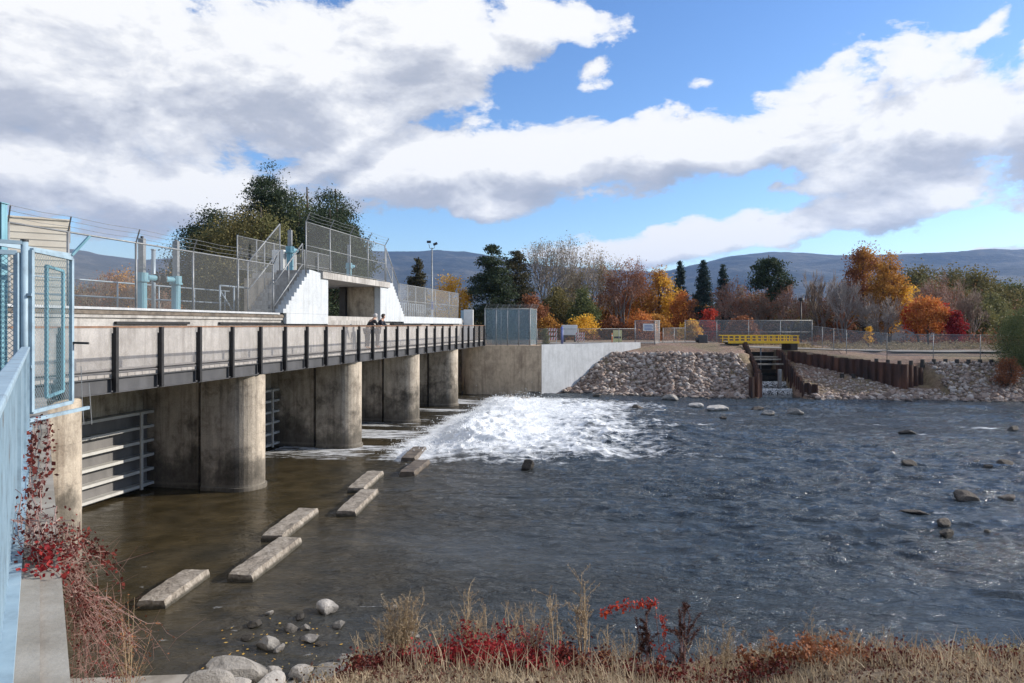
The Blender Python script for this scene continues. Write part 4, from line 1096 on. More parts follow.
# yellow footbridge beams
xl, xr = atY(725, 61.5, 0)[0], atY(799, 61.5, 0)[0]
T = thing('yellow_footbridge', 'bright yellow steel footbridge over the fish channel', 'footbridge', ((xl+xr)/2, 61.5, 3.7))
for k, yy in enumerate((61.5, 63.3)):
    MB().box(xl, xr, yy-.05, yy+.05, 4.50, 4.58).build('top_rail', 'yellow_paint', T)
    MB().box(xl+.1, xr-.02, yy-.03, yy+.03, 4.24, 4.29).build('mid_rail', 'yellow_paint', T)
    MB().box(xl+.3, xr, yy-.08, yy+.08, 3.84, 4.04).build('girder', 'yellow_paint', T)
    n = 13
    for i in range(n):
        x = xl+.35+(xr-xl-.45)*i/(n-1); MB().box(x-.035, x+.035, yy-.045, yy+.045, 4.042, 4.498).build('post', 'yellow_paint', T)
MB().box(xl+.3, xr, 61.6, 63.2, 3.93, 4.0).build('deck', 'plank_wood', T)
for x in (xl+.9, xr-.5):
    MB().box(x-.3, x+.3, 61.3, 63.5, TZ(x, 62.5)-.6, 3.838).build('bearing', 'wet_timber', T)
# mesh fences on the far bank
zA = 3.62
fence('mesh_fence', 'tall grey chain link fence behind the yellow footbridge', [atY(685, 69, zA), atY(812, 69, zA)], 2.35, 3.1, mid=True, mat='chain_link_dense', pr=.035, extra=.4)
fence('mesh_fence', 'chain link fence angling down from the lamp post toward the right bank path', [atY(812, 69, 3.55), atY(848, 58.5, 3.2), atY(887, 56.4, 2.95)], 1.85, 3.4, mat='chain_link_dense', extra=.5)
fence('mesh_fence', 'long low chain link fence along the right bank path', [atY(887, 56.4, 2.95), atY(1040, 54.8, 2.85), (62, 49, 2.9)], 1.8, 3.5, mat='chain_link_dense', extra=.5)
fence('chain_link_fence', 'low chain link fence behind the white wing wall', [atY(537, 60, 3.8), atY(636, 64.5, 3.8)], 1.35, [0, 4.2, 8.6], mat='chain_link', extra=.3)
fence('chain_link_fence', 'low chain link fence between the mesh gate panel and the tall fence', [atY(663, 66.5, 3.7), atY(685, 69, 3.7)], 1.5, 2.2, mat='chain_link', extra=.3)
T = fence('notice_gate', 'square mesh gate panel with a white notice sign above the rock mound', [atY(635, 63.5, 3.75), atY(655, 62.8, 3.75), atY(660, 65.5, 3.75)], 2.15, [0, 1.84, 4.2], mat='chain_link_dense', cat='gate', pr=.04, extra=.3)
sx0, sx1 = atY(643, 62.9, 0)[0], atY(654, 62.9, 0)[0]
s_ = MB().box(sx0, sx1, 62.86, 62.90, 4.95, 5.62).build('notice_sign', 'white_plastic', T)
mb = MB()
for i in range(4): mb.box(sx0+.12, sx1-.12-.1*(i % 2), 62.845, 62.857, 5.05+.13*i, 5.10+.13*i)
mb.build('sign_lines', 'sign_blue', s_)
# barricades
def barricade(px, Y, w, h, label):
    x, y, z = atY(px, Y, 3.75)
    T = thing('barricade', label, 'barricade', (x, y, z), 'striped barricades on the far path')
    for k in range(3):
        zz = z+h*(.2+.3*k)
        b0 = MB().box(x-w/2, x+w/2, y-.02, y+.02, zz, zz+h*.2).build('board', 'white_plastic', T)
        mb = MB(); n = 4
        for i in range(n):
            xa = x-w/2+w*(i+.1)/n; mb.add([(xa, y-.024, zz), (xa+w*.12, y-.024, zz), (xa+w*.2, y-.024, zz+h*.2), (xa+w*.08, y-.024, zz+h*.2)], [(0, 1, 2, 3)])
        mb.build('stripes', 'sign_red', b0)
    for sx_ in (-1, 1): MB().box(x+sx_*w*.42-.03, x+sx_*w*.42+.03, y+.021, y+.06, z, z+h).build('leg', 'white_plastic', T)
barricade(552, 66, 1.0, 1.45, 'red and white striped barricade nearest the mesh enclosure')
barricade(580, 68, .9, 1.0, 'red and white striped barricade beside the white trailer')
# trailer
x, y, z = atY(570, 70, 3.75)
T = thing('utility_trailer', 'small white box trailer with dark wheels behind the wing wall', 'trailer', (x, y, z))
MB().box(x-.75, x+.75, y, y+1.8, z+.7, z+1.75).build('body', 'white_plastic', T, bevel=.04)
for s__ in (-.55, .55):
    w_ = MB(); w_.tube([(x+s__-.1, y+.2, z+.3), (x+s__+.1, y+.2, z+.3)], .3, 16).build('wheel', 'dark_plastic', T)
MB().bar((x-.7, y-.01, z+.62), (x+.9, y-.01, z+.62), .08, .1).build('chassis', 'dark_plastic', T)
x, y, z = atY(562, 63.5, 3.8)
T = thing('steel_post', 'stubby dark blue post in front of the white trailer', 'bollard', (x, y, z))
MB().tube([(x, y, z-.2), (x, y, z+1.45)], .12, 12).build('shaft', 'sign_blue', T, smooth=True)
MB().tube([(x, y, z+1.45), (x, y, z+1.55)], [.12, .04], 12).build('cap', 'sign_blue', T)
x, y, z = atY(617.5, 66, 3.75)
T = thing('a_board_sign', 'pale yellow upright notice board behind the low fence', 'sign', (x, y, z))
MB().box(x-.42, x+.42, y-.03, y+.03, z+.1, z+1.25).build('panel', 'sign_yellow', T)
MB().box(x-.34, x+.34, y-.036, y-.031, z+.45, z+.65).build('text_band', 'dark_plastic', T)
for s__ in (-.35, .35): MB().box(x+s__-.03, x+s__+.03, y+.031, y+.07, z, z+1.25).build('leg', 'white_plastic', T)
for px, Y_, lb in ((612, 67, 'orange marker post left of the yellow notice board'), (674, 68, 'orange marker post between the gate panel and tall fence')):
    x, y, z = atY(px, Y_, 3.7)
    T = thing('marker_post', lb, 'marker post', (x, y, z), 'orange marker posts')
    MB().tube([(x, y, z), (x, y, z+1.0)], .05, 10).build('shaft', 'orange_plastic', T, smooth=True)
    MB().tube([(x, y, z), (x, y, z+.08)], [.22, .16], 12).build('base', 'dark_plastic', T)
    MB().tube([(x, y, z+.7), (x, y, z+.82)], .054, 10).build('band', 'white_plastic', T)
x, y, z = atY(702, 66.5, 3.6)
T = thing('pump_unit', 'low dark grey pump on a skid in front of the tall fence', 'pump', (x, y, z))
MB().box(x-.75, x+.7, y-.4, y+.4, z, z+.12).build('skid', 'dark_plastic', T)
MB().box(x-.35, x+.5, y-.3, y+.3, z+.12, z+.95).build('housing', 'girder_steel', T, bevel=.06)
MB().tube([(x-.6, y, z+.45), (x-.35, y, z+.45)], .22, 14).build('drum', 'dark_plastic', T)
MB().tube([(x+.2, y, z+.95), (x+.2, y, z+1.2)], .05, 8).build('exhaust', 'dark_plastic', T)
# bollards along the path edge
for i in range(16):
    px = 842+i*11.5
    Y_ = 55.2-.012*(px-842)
    x, y, _ = atY(px, Y_, 0); z = TZ(x, y)
    o_ = MB().tube([(x, y, z-.3), (x, y, z+.34)], [.17, .15], 10).add([], []).build('timber_bollard', 'wet_timber', None, (x, y, z))
    tag(o_, 'short dark timber stub along the edge of the right bank path', 'bollard', 'timber stubs along the right bank path')
# lamp posts
x, y, z = atY(801, 72, 3.6)
T = thing('street_lamp', 'black lamp post rising behind the right end of the tall fence', 'street lamp', (x, y, z))
MB().tube([(x, y, z), (x, y, 8.0)], [.08, .055], 10).build('pole', 'black_steel', T, smooth=True)
MB().tube([(x, y, 8.0), (x, y, 8.1), (x, y, 8.35)], [.08, .26, .22], 12).build('lamp_head', 'black_steel', T)
x, y, z = atY(432, 62, 3.8)
T = thing('floodlight_pole', 'tall grey pole with two floodlights behind the far deck fence', 'floodlight', (x, y, z))
MB().tube([(x, y, z), (x, y, 12.5)], [.10, .06], 10).build('pole', 'galvanized', T, smooth=True)
MB().tube([(x-.28, y, 12.85), (x-.22, y, 12.5), (x, y, 12.4), (x+.22, y, 12.5), (x+.25, y, 12.7)], .03, 6).build('bracket', 'galvanized', T)
for dx, tilt, dz in ((-.28, 0, 13.05), (.30, .6, 12.85)):
    h_ = MB().bar((x+dx-.18, y, dz-.1*tilt), (x+dx+.18, y, dz+.15*tilt), .22, .20).build('floodlight', 'dark_plastic', T)
MB().box(x-.05, x+.12, y-.12, y-.08, 6.9, 7.6).build('notice_plate', 'sign_blue', T)
MB().box(x-.05, x+.12, y-.12, y-.08, 6.2, 6.88).build('notice_plate', 'white_plastic', T)
# low lodge roof among the trees on the right
x0_ = atY(882, 88, 0)[0]; x1_ = atY(935, 88, 0)[0]
T = thing('park_shed', 'low pale grey park shed partly hidden behind the red maple', 'shed', ((x0_+x1_)/2, 88, 3.7))
MB().box(x0_, x1_, 88, 92, 3.6, 5.4).build('wall', 'white_wing_concrete', T)
MB().prism([(x0_-.4, 87.6), (x1_+.4, 87.6), (x1_+.4, 92.4), (x0_-.4, 92.4)], 5.402, 5.6).build('roof', 'roof_metal', T)
MB().box(x0_+3, x0_+4.2, 87.95, 87.998, 3.7, 5.2).build('door', 'grey_blue_steel', T)

# ------------------------------------------------------------------ people on the walkway
def person(label, base, facing, pose, jacket, hair):
    T = tag(bpy.data.objects.new('person', None), label, 'person'); col.objects.link(T)
    T.location = base; T.rotation_euler = (0, 0, facing); BASE[T.name] = tuple(base)
    J = pose
    names = list(J); V_ = [J[n][0] for n in names]; Rr = [J[n][1] for n in names]
    E = [('pelvis', 'waist'), ('waist', 'chest'), ('chest', 'neck'), ('neck', 'headc'), ('headc', 'headt'),
         ('pelvis', 'hipL'), ('hipL', 'kneeL'), ('kneeL', 'ankL'), ('ankL', 'toeL'), ('pelvis', 'hipR'), ('hipR', 'kneeR'), ('kneeR', 'ankR'), ('ankR', 'toeR'),
         ('chest', 'shL'), ('shL', 'elL'), ('elL', 'wrL'), ('wrL', 'haL'), ('chest', 'shR'), ('shR', 'elR'), ('elR', 'wrR'), ('wrR', 'haR')]
    def skin(nm, keys, edges, scale, mat):
        me = bpy.data.meshes.new(nm); ks = [k for k in names if k in keys]
        me.from_pydata([J[k][0] for k in ks], [(ks.index(a), ks.index(b)) for a, b in edges], [])
        me.materials.append(MATS[mat]); o = bpy.data.objects.new(nm, me); col.objects.link(o); o.parent = T
        md = o.modifiers.new('skin', 'SKIN')
        me.skin_vertices.new() if hasattr(me.skin_vertices, 'new') and not me.skin_vertices else None
        for i, k in enumerate(ks):
            r = J[k][1]*scale
            me.skin_vertices[0].data[i].radius = (r, r)
        me.skin_vertices[0].data[0].use_root = True
        s = o.modifiers.new('sub', 'SUBSURF'); s.levels = 1; s.render_levels = 2
        return o
    def skin2(nm, keys, scale, mat): return skin(nm, keys, [e for e in E if e[0] in keys and e[1] in keys], scale, mat)
    skin2('body', set(names), 1.0, 'skin')
    skin2('jacket', {'waist', 'pelvis', 'chest', 'shL', 'elL', 'wrL', 'shR', 'elR', 'wrR'}, 1.22, jacket)
    skin2('trousers', {'pelvis', 'hipL', 'kneeL', 'ankL', 'hipR', 'kneeR', 'ankR'}, 1.18, 'trousers')
    hc = Vector(J['headc'][0]); ht = Vector(J['headt'][0]); up = (ht-hc).normalized()
    import bmesh
    bm = bmesh.new(); bmesh.ops.create_icosphere(bm, subdivisions=3, radius=.118)
    for v in list(bm.verts):
        if v.co.y > .055 and v.co.z < .05: v.co *= .7
    me = bpy.data.meshes.new('hair'); bm.to_mesh(me); bm.free(); o = link('hair', me, hair, T, None, True); o.location = hc+up*.05+Vector((0, -.025, 0))
    return T
def pose_lean(lean=.35, head=.2, arms=.3):
    # facing +Y locally, leaning forward with forearms on a rail
    f = lean
    return {'pelvis': ((0, 0, .95), .13), 'waist': ((0, f*.25, 1.12), .125), 'chest': ((0, f*.75, 1.34), .15), 'neck': ((0, f*1.0, 1.50), .06),
            'headc': ((0, f*1.0+head*.3, 1.60), .095), 'headt': ((0, f*1.0+head*.35, 1.69), .075),
            'hipL': ((-.11, 0, .9), .095), 'kneeL': ((-.12, .02, .5), .065), 'ankL': ((-.12, -.02, .1), .045), 'toeL': ((-.13, .13, .04), .04),
            'hipR': ((.11, 0, .9), .095), 'kneeR': ((.12, .02, .5), .065), 'ankR': ((.12, -.02, .1), .045), 'toeR': ((.13, .13, .04), .04),
            'shL': ((-.19, f*.85, 1.40), .065), 'elL': ((-.26, f*.85+.12, 1.16), .05), 'wrL': ((-.18, f*.85+.34, 1.14), .036), 'haL': ((-.15, f*.85+.44, 1.14), .034),
            'shR': ((.19, f*.85, 1.40), .065), 'elR': ((.26, f*.85+.12, 1.16), .05), 'wrR': ((.18, f*.85+.34, 1.14), .036), 'haR': ((.15, f*.85+.44, 1.14), .034)}
fz = 4.315
ang = math.atan2(-WD[1], -WD[0])-math.pi/2      # face the river
u_ = ux(372, .55); p1 = P(u_, .80, fz)
person('person in a black jacket with pale grey hair leaning toward the left on the walkway', p1, ang+.9, pose_lean(.38, .3), 'jacket_black', 'grey_hair')
u_ = ux(381, .55); p2 = P(u_, .75, fz)
person('person in a dark navy jacket with dark hair, right one on the walkway', p2, ang+.1, pose_lean(.28, .2), 'jacket_navy', 'dark_hair')
# ------------------------------------------------------------------ vegetation
def quads(c, size, rng, aspect=.6, up=None):
    """leaf quads at centres c (n,3) with random orientation"""
    n = len(c)
    a = rng.normal(size=(n, 3)); a /= np.linalg.norm(a, axis=1)[:, None]
    b_ = rng.normal(size=(n, 3)); b_ -= a*(a*b_).sum(1)[:, None]; b_ /= np.linalg.norm(b_, axis=1)[:, None]
    s = (size*rng.uniform(.6, 1.4, n))[:, None] if np.isscalar(size) else (size*rng.uniform(.7, 1.3, n))[:, None]
    a = a*s*.5; b_ = b_*s*.5*aspect
    v = np.stack([c-a, c+b_, c+a, c-b_], 1).reshape(-1, 3)
    return v, np.arange(4*n).reshape(n, 4)
def limb_mb(mb, p0, p1, r0, r1, rng, seg=4, wob=.08, n=6):
    p0 = np.array(p0, float); p1 = np.array(p1, float); L = np.linalg.norm(p1-p0)
    pts = []; rs = []
    for i in range(seg+1):
        t = i/seg; q = p0+(p1-p0)*t
        if 0 < i < seg: q = q+rng.normal(0, wob*L/seg, 3)
        pts.append(q); rs.append(r0+(r1-r0)*t)
    mb.tube(pts, rs, n); return pts
def clump_centres(n, R, H, z0, rng, shape='round', shell=.45):
    out = []
    while len(out) < n:
        p = rng.uniform(-1, 1, 3); r = np.linalg.norm(p)
        th = math.atan2(p[1], p[0]); r = r/(.86+.26*float(vnoise(np.array([th*1.6+R*3]), np.array([p[2]*2.6+H]), 17)[0]))
        if r > 1 or r < .62*rng.random()**.25: continue
        if shape == 'round': q = p*np.array([R, R, H/2])
        elif shape == 'column':
            t = (p[2]+1)/2; w = R*(np.sin(np.pi*min(1, t*.9+.12))**.6); q = np.array([p[0]*w, p[1]*w, p[2]*H/2])
        elif shape == 'dome':
            t = (p[2]+1)/2; w = R*math.sqrt(max(.05, 1-t**2.2)); q = np.array([p[0]*w, p[1]*w, p[2]*H/2])
        out.append(q+np.array([0, 0, z0+H/2]))
    return np.array(out)
def tree(name, label, loc, h, w, leaf, seed, shape='round', nl=5000, lsize=.3, clumps=45, crad=.14, trunk=.25, bark='bark', cat='tree', group=None, low=.12, aspect=.6, stems=1, flat=.8, leaf2=None, frac2=.3, sparse=False):
    rng = np.random.default_rng(seed)
    T = thing(name, label, cat, loc, group)
    cz = h*low; H = h-cz
    clumps = int(clumps*1.25); C_ = clump_centres(clumps, w/2*.86, H*.9, cz, rng, shape)
    mb = MB(); base = np.array(loc, float)
    r0 = max(.07, h*.022)
    top = np.array([rng.normal(0, .02*h), rng.normal(0, .02*h), h*.86])
    if stems == 1:
        tp = limb_mb(mb, base+np.array([0, 0, -.3]), base+top, r0, r0*.18, rng, 6, .12, 8)
        for c in C_[:min(clumps, 26)]:
            t = np.clip((c[2]-h*.12)/h*.8, .12, .9); k = top*t
            limb_mb(mb, base+k, base+c, r0*.32*(1-t*.5), .02, rng, 3, .15, 5)
    else:
        for i in range(stems):
            c = C_[i]; limb_mb(mb, base+rng.normal(0, .15, 3)*np.array([1, 1, 0]), base+c, r0*.5, .02, rng, 5, .12, 5)
    mb.build('trunk', bark, T, smooth=True)
    crad = crad*1.42; nl = int(nl*1.3); per = nl//clumps
    cs = []
    for c in C_:
        rr = w*crad*rng.uniform(.7, 1.35)
        k = rng.normal(size=(int(per*rng.uniform(.6, 1.4)), 3)); k /= np.linalg.norm(k, axis=1)[:, None]
        k *= (rr*rng.random(len(k))**.55*np.where(rng.random(len(k)) < .14, rng.uniform(1, 1.7, len(k)), 1))[:, None]; k[:, 2] *= flat
        cs.append(c+k)
    cs = np.concatenate(cs)
    if leaf2:
        msk = (cs[:, 0]+.6*vnoise(cs[:, 2]*.5, cs[:, 1]*.4, seed)*w*.4) > w*(.5-frac2)
        v, f = quads(cs[msk], lsize, rng, aspect); npmesh('crown', v, f, leaf2, T)
        cs = cs[~msk]
    v, f = quads(cs, lsize, rng, aspect); npmesh('crown', v, f, leaf, T)
    return T
def conifer(name, label, loc, h, w, leaf, seed, nl=7000, lsize=.32, group=None, gap=.0, power=.85, lowf=.06):
    rng = np.random.default_rng(seed)
    T = thing(name, label, 'conifer', loc, group); base = np.array(loc, float)
    mb = MB(); r0 = max(.09, h*.018)
    mb.tube([base+np.array([0, 0, -.3]), base+np.array([0, 0, h*.5]), base+np.array([0, 0, h*.98])], [r0, r0*.6, .03], 8)
    cs = []; nb = int(60+h*9)
    nl = int(nl*1.6); per = nl//nb
    for i in range(nb):
        t = lowf+(1-lowf)*rng.random()**.85; z = h*t
        R = w/2*(1-t)**power*rng.uniform(.75, 1.2)+.2
        a = rng.uniform(0, 6.283); dr = -.22*R+rng.normal(0, .05)*R+(.25*R*t)
        e = np.array([math.cos(a)*R, math.sin(a)*R, dr])
        mb.tube([base+np.array([0, 0, z]), base+np.array([0, 0, z])+e*.5+np.array([0, 0, .06*R]), base+np.array([0, 0, z])+e], [.05, .035, .012], 4, cap=False)
        m_ = max(8, int(per*(R/(w*.32))))
        s = rng.random(m_)**.7
        p = np.array([0, 0, z])+e*s[:, None]
        side = np.array([-math.sin(a), math.cos(a), 0])
        p = p+side*(rng.normal(0, .24, m_)*R*(1.2-s))[:, None]+rng.normal(0, .12+.05*R, (m_, 3))*np.array([1, 1, .7])
        cs.append(p)
    mb.build('trunk', 'bark', T, smooth=True)
    cs = np.concatenate(cs); v, f = quads(cs, lsize, rng, .45); npmesh('crown', v, f, leaf, T)
    return T
def bare(name, label, loc, h, w, twig, seed, bark='grey_bark', leaf=None, nleaf=0, lsize=.2, group=None, stems=3, depth=5, thick=.03, updir=.55):
    rng = np.random.default_rng(seed)
    T = thing(name, label, 'tree', loc, group); base = np.array(loc, float)
    big = MB(); tw = []; ends = []
    def grow(p, d, L, r, k):
        q = p+d*L
        if k <= 1: big.tube([p, (p+q)/2+rng.normal(0, .04*L, 3), q], [r, r*.85, r*.65], 5, cap=False)
        else: tw.append((p, q, r))
        if k >= depth: ends.append(q); return
        nb = 3 if k < 2 else rng.integers(3, 5)
        for _ in range(nb):
            e = d*1.0+rng.normal(0, .52, 3)*np.array([1, 1, .7])+np.array([0, 0, .13*updir])
            e /= np.linalg.norm(e)
            grow(p+d*L*rng.uniform(.55, 1.), e, L*rng.uniform(.62, .84), max(r*.6, thick*.5), k+1)
    for s in range(stems):
        a = 2*math.pi*s/stems+rng.uniform(-.4, .4)
        d = np.array([math.cos(a)*w/h*.62, math.sin(a)*w/h*.62, 1.]); d /= np.linalg.norm(d)
        grow(np.array([0, 0, -.1]), d, h*.27, max(.06, h*.016), 0)
    E_ = np.array(ends); sc_z = h/np.percentile(E_[:, 2], 99); sc_x = (w/2)/np.percentile(np.hypot(E_[:, 0], E_[:, 1]), 96)
    S = np.array([sc_x, sc_x, sc_z])
    big.v = [tuple(base+np.array(p)*S) for p in big.v]
    big.build('trunk', bark, T, smooth=True)
    A = np.array([t[0] for t in tw])*S; B = np.array([t[1] for t in tw])*S; R = np.array([t[2] for t in tw])[:, None]
    d = B-A; d /= np.linalg.norm(d, axis=1)[:, None]
    s1 = np.cross(d, np.array([.3, .2, 1.])); s1 /= np.linalg.norm(s1, axis=1)[:, None]; s2 = np.cross(d, s1)
    V_ = np.stack([A+s1*R, A-s1*.5*R+s2*.87*R, A-s1*.5*R-s2*.87*R, B+s1*R*.6, B-s1*.3*R+s2*.5*R, B-s1*.3*R-s2*.5*R], 1).reshape(-1, 3)
    k = 6*np.arange(len(A))[:, None, None]
    F_ = (np.array([(0, 1, 4, 3), (1, 2, 5, 4), (2, 0, 3, 5)])[None]+k).reshape(-1, 4)
    npmesh('twigs', V_, F_, twig, T)
    if leaf:
        i = rng.integers(0, len(ends), nleaf); c = E_[i]*S+rng.normal(0, .18+.012*w, (nleaf, 3))
        v, f = quads(c, lsize, rng, .6); npmesh('leaves', v, f, leaf, T)
    return T
def tp(px, ytop, wpx, Y, zb=None):
    x = (px-HX)/F*Y
    if zb is None: zb = TZ(x, Y)-.05
    return (x, Y, zb), CAMZ+(HY-ytop)*Y/F-zb, wpx/F*Y

# --- the big group behind the dam
L_, h, w = tp(216, 192, 120, 70); tree('pine_tree', 'broad dark pine on the left side of the big tree group behind the dam', L_, h, w, 'leaf_pine', 1, 'dome', 30000, .20, 110, .10, low=.05, flat=.55)
L_, h, w = tp(270, 150, 96, 74); tree('pine_tree', 'tallest dark pine rising at the top of the big tree group behind the dam', L_, h, w, 'leaf_pine', 2, 'dome', 34000, .20, 120, .10, low=.12, flat=.5)
L_, h, w = tp(336, 166, 100, 72); tree('pine_tree', 'open crowned pine with gaps at the right of the big tree group behind the dam', L_, h, w, 'leaf_pine', 3, 'dome', 24000, .20, 90, .10, low=.05, flat=.5)
L_, h, w = tp(304, 162, 70, 76); tree('pine_tree', 'thin crowned pine between the tallest and the open crowned pine', L_, h, w, 'leaf_green', 4, 'column', 3200, .24, 30, .16, low=.2, flat=.5)
L_, h, w = tp(256, 184, 108, 64); tree('willow_tree', 'yellow green leafy willow in front of the tall pines behind the dam', L_, h, w, 'leaf_olive', 5, 'dome', 16000, .20, 70, .12, low=.05, leaf2='leaf_willow', frac2=.35)
L_, h, w = tp(328, 186, 112, 68); tree('leafy_tree', 'dense dark green tree filling the right foot of the big tree group', L_, h, w, 'leaf_pine', 6, 'dome', 24000, .20, 90, .11, low=.03)
L_, h, w = tp(228, 206, 112, 66); tree('leafy_tree', 'dense olive tree filling the left foot of the big tree group', L_, h, w, 'leaf_olive', 7, 'dome', 20000, .20, 80, .11, low=.03)
L_, h, w = tp(296, 176, 116, 80); tree('pine_tree', 'wide dark pine backing the middle of the big tree group', L_, h, w, 'leaf_pine', 8, 'dome', 30000, .22, 120, .10, low=.04)
L_, h, w = tp(342, 192, 70, 78); tree('pine_tree', 'dark pine at the far right shoulder of the big tree group', L_, h, w, 'leaf_pine', 9, 'dome', 20000, .22, 80, .11, low=.04)
# reddish shrubs upstream, seen through the near fence
for i, (px, yt, wp, Y, lf, lb) in enumerate([(88, 277, 70, 95, 'leaf_tan', 'tan brown scrub seen through the near fence at its left end'), (116, 265, 56, 92, 'leaf_rust', 'rusty brown tree seen through the near fence, left of the two tallest'),
        (131, 262, 52, 88, 'leaf_amber', 'amber autumn tree seen through the near fence beside the rusty one'), (162, 272, 64, 90, 'leaf_rust', 'dull rust tree behind the two near gate hoists'),
        (172, 264, 40, 100, 'leaf_gold', 'yellow topped tree behind the second gate hoist'), (60, 285, 70, 97, 'leaf_rust', 'rust coloured thicket behind the control building')]):
    L_, h, w = tp(px, yt, wp, Y, 3.6); tree('autumn_tree', lb, L_, h, w, lf, 20+i, 'dome', 5200, .26, 40, .14, low=.02)
for i, (px, yt, wp, Y) in enumerate([(100, 275, 60, 86), (150, 272, 60, 84)]):
    L_, h, w = tp(px, yt, wp, Y, 3.6); bare('bare_tree', ['bare brown twiggy tree behind the near fence, left one', 'bare brown twiggy tree behind the first gate hoist'][i], L_, h, w, 'twig_brown', 30+i, stems=4, leaf='leaf_rust', nleaf=900)
# centre
L_, h, w = tp(417, 258, 30, 90); conifer('conifer_tree', 'small dark conifer left of the floodlight pole', L_, h, w, 'leaf_cedar', 40, 6000, .3, power=.6)
L_, h, w = tp(450, 264, 58, 85); tree('golden_tree', 'golden yellow tree just right of the floodlight pole', L_, h, w, 'leaf_gold', 41, 'dome', 4200, .24, 46, .11, low=.1, bark='grey_bark')
L_, h, w = tp(492, 245, 64, 84); conifer('conifer_tree', 'large dark conifer above the blue mesh enclosure', L_, h, w, 'leaf_pine', 42, 13000, .28, power=.5)
L_, h, w = tp(516, 251, 58, 88); conifer('conifer_tree', 'brownish conifer directly behind the large dark one', L_, h, w, 'leaf_cedar', 43, 9000, .28, power=.5)
L_, h, w = tp(548, 241, 62, 92); bare('bare_tree', 'tall pale nearly leafless tree right of the brownish conifer', L_, h, w, 'twig_grey', 44, leaf='leaf_grey', nleaf=4200, lsize=.2, stems=3)
L_, h, w = tp(590, 249, 64, 95); bare('bare_tree', 'wide pale tan tree with thin leaves left of the orange maples', L_, h, w, 'twig_grey', 45, leaf='leaf_tan', nleaf=4600, lsize=.2, stems=4)
L_, h, w = tp(556, 277, 46, 86); tree('leafy_tree', 'dark olive bushy tree below the tall pale leafless tree', L_, h, w, 'leaf_olive', 46, 'dome', 6500, .24, 46, .13, low=.04)
L_, h, w = tp(532, 285, 34, 82); tree('leafy_tree', 'brown leaved bush beside the large dark conifer', L_, h, w, 'leaf_rust', 47, 'dome', 4000, .24, 36, .14, low=.03)
L_, h, w = tp(584, 284, 40, 84); tree('leafy_tree', 'dark green bushy tree in the middle of the pale trees', L_, h, w, 'leaf_green', 48, 'dome', 6000, .24, 46, .13, low=.03)
L_, h, w = tp(622, 262, 56, 92); bare('bare_tree', 'reddish brown half bare maple before the yellow tree', L_, h, w, 'twig_pink', 49, leaf='leaf_rust', nleaf=3600, lsize=.22, stems=4)
L_, h, w = tp(658, 260, 58, 95); tree('golden_tree', 'tall yellow orange tree left of the blue green spruces', L_, h, w, 'leaf_amber', 50, 'dome', 6500, .26, 50, .12, low=.08, leaf2='leaf_gold', frac2=.45)
L_, h, w = tp(683, 284, 38, 90); tree('orange_tree', 'orange brown tree under the first blue green spruce', L_, h, w, 'leaf_orange', 51, 'dome', 4200, .24, 40, .12, low=.05, leaf2='leaf_rust', frac2=.4)
L_, h, w = tp(641, 309, 36, 82); tree('autumn_shrub', 'orange shrub behind the mesh gate panel with the notice', L_, h, w, 'leaf_orange', 52, 'dome', 2600, .22, 30, .15, low=.02, cat='shrub')
L_, h, w = tp(584, 313, 40, 80); tree('autumn_shrub', 'golden shrub behind the white trailer', L_, h, w, 'leaf_gold', 53, 'dome', 2200, .22, 30, .14, low=.02, cat='shrub')
L_, h, w = tp(549, 315, 34, 80); tree('autumn_shrub', 'amber shrub behind the striped barricade by the enclosure', L_, h, w, 'leaf_amber', 54, 'dome', 2200, .22, 30, .14, low=.02, cat='shrub')
L_, h, w = tp(680, 262, 22, 98); conifer('spruce_tree', 'blue green spruce, left of the three pointed ones', L_, h, w, 'leaf_spruce', 55, 6000, .28, power=.8)
L_, h, w = tp(703, 261, 30, 96); conifer('spruce_tree', 'dark pointed spruce, middle and widest of the three', L_, h, w, 'leaf_spruce', 56, 8500, .28, power=.75)
L_, h, w = tp(723, 264, 22, 99); conifer('spruce_tree', 'pointed spruce, right of the three with bare brush at its foot', L_, h, w, 'leaf_spruce', 57, 5500, .28, power=.8)
L_, h, w = tp(709, 303, 24, 84); tree('autumn_shrub', 'scarlet shrub at the foot of the middle spruce', L_, h, w, 'leaf_scarlet', 58, 'dome', 2200, .22, 28, .15, low=.02, cat='shrub')
L_, h, w = tp(771, 240, 50, 92); tree('pine_tree', 'single tall green pine standing above the yellow footbridge', L_, h, w, 'leaf_pine', 59, 'dome', 9000, .26, 46, .12, low=.22, flat=.5)
for i, (px, yt, wp, Y, tw_, lb) in enumerate([(733, 280, 50, 90, 'twig_pink', 'pinkish bare tree right of the three spruces'), (757, 286, 44, 88, 'twig_brown', 'brown bare tree under the tall single pine'), (788, 283, 44, 90, 'twig_pink', 'pinkish bare tree just left of the black lamp post'),
        (821, 272, 46, 94, 'twig_brown', 'brown grey bare tree right of the black lamp post'), (842, 280, 48, 84, 'twig_grey', 'grey bare tree in front of the tall amber poplar'), (880, 296, 50, 82, 'twig_grey', 'low grey bare tree left of the red maple'),
        (868, 282, 40, 96, 'twig_pink', 'pinkish bare tree behind the grey ones'), (940, 276, 60, 92, 'twig_pink', 'pale bare branched tree rising behind the red maple'), (972, 292, 34, 84, 'twig_brown', 'brown bare tree at the right of the red maple')]):
    L_, h, w = tp(px, yt, wp, Y); bare('bare_tree', lb, L_, h, w, tw_, 60+i, stems=5, depth=5, leaf='leaf_rust' if i in (0, 1, 2, 7) else None, nleaf=1100, lsize=.2, bark='grey_bark')
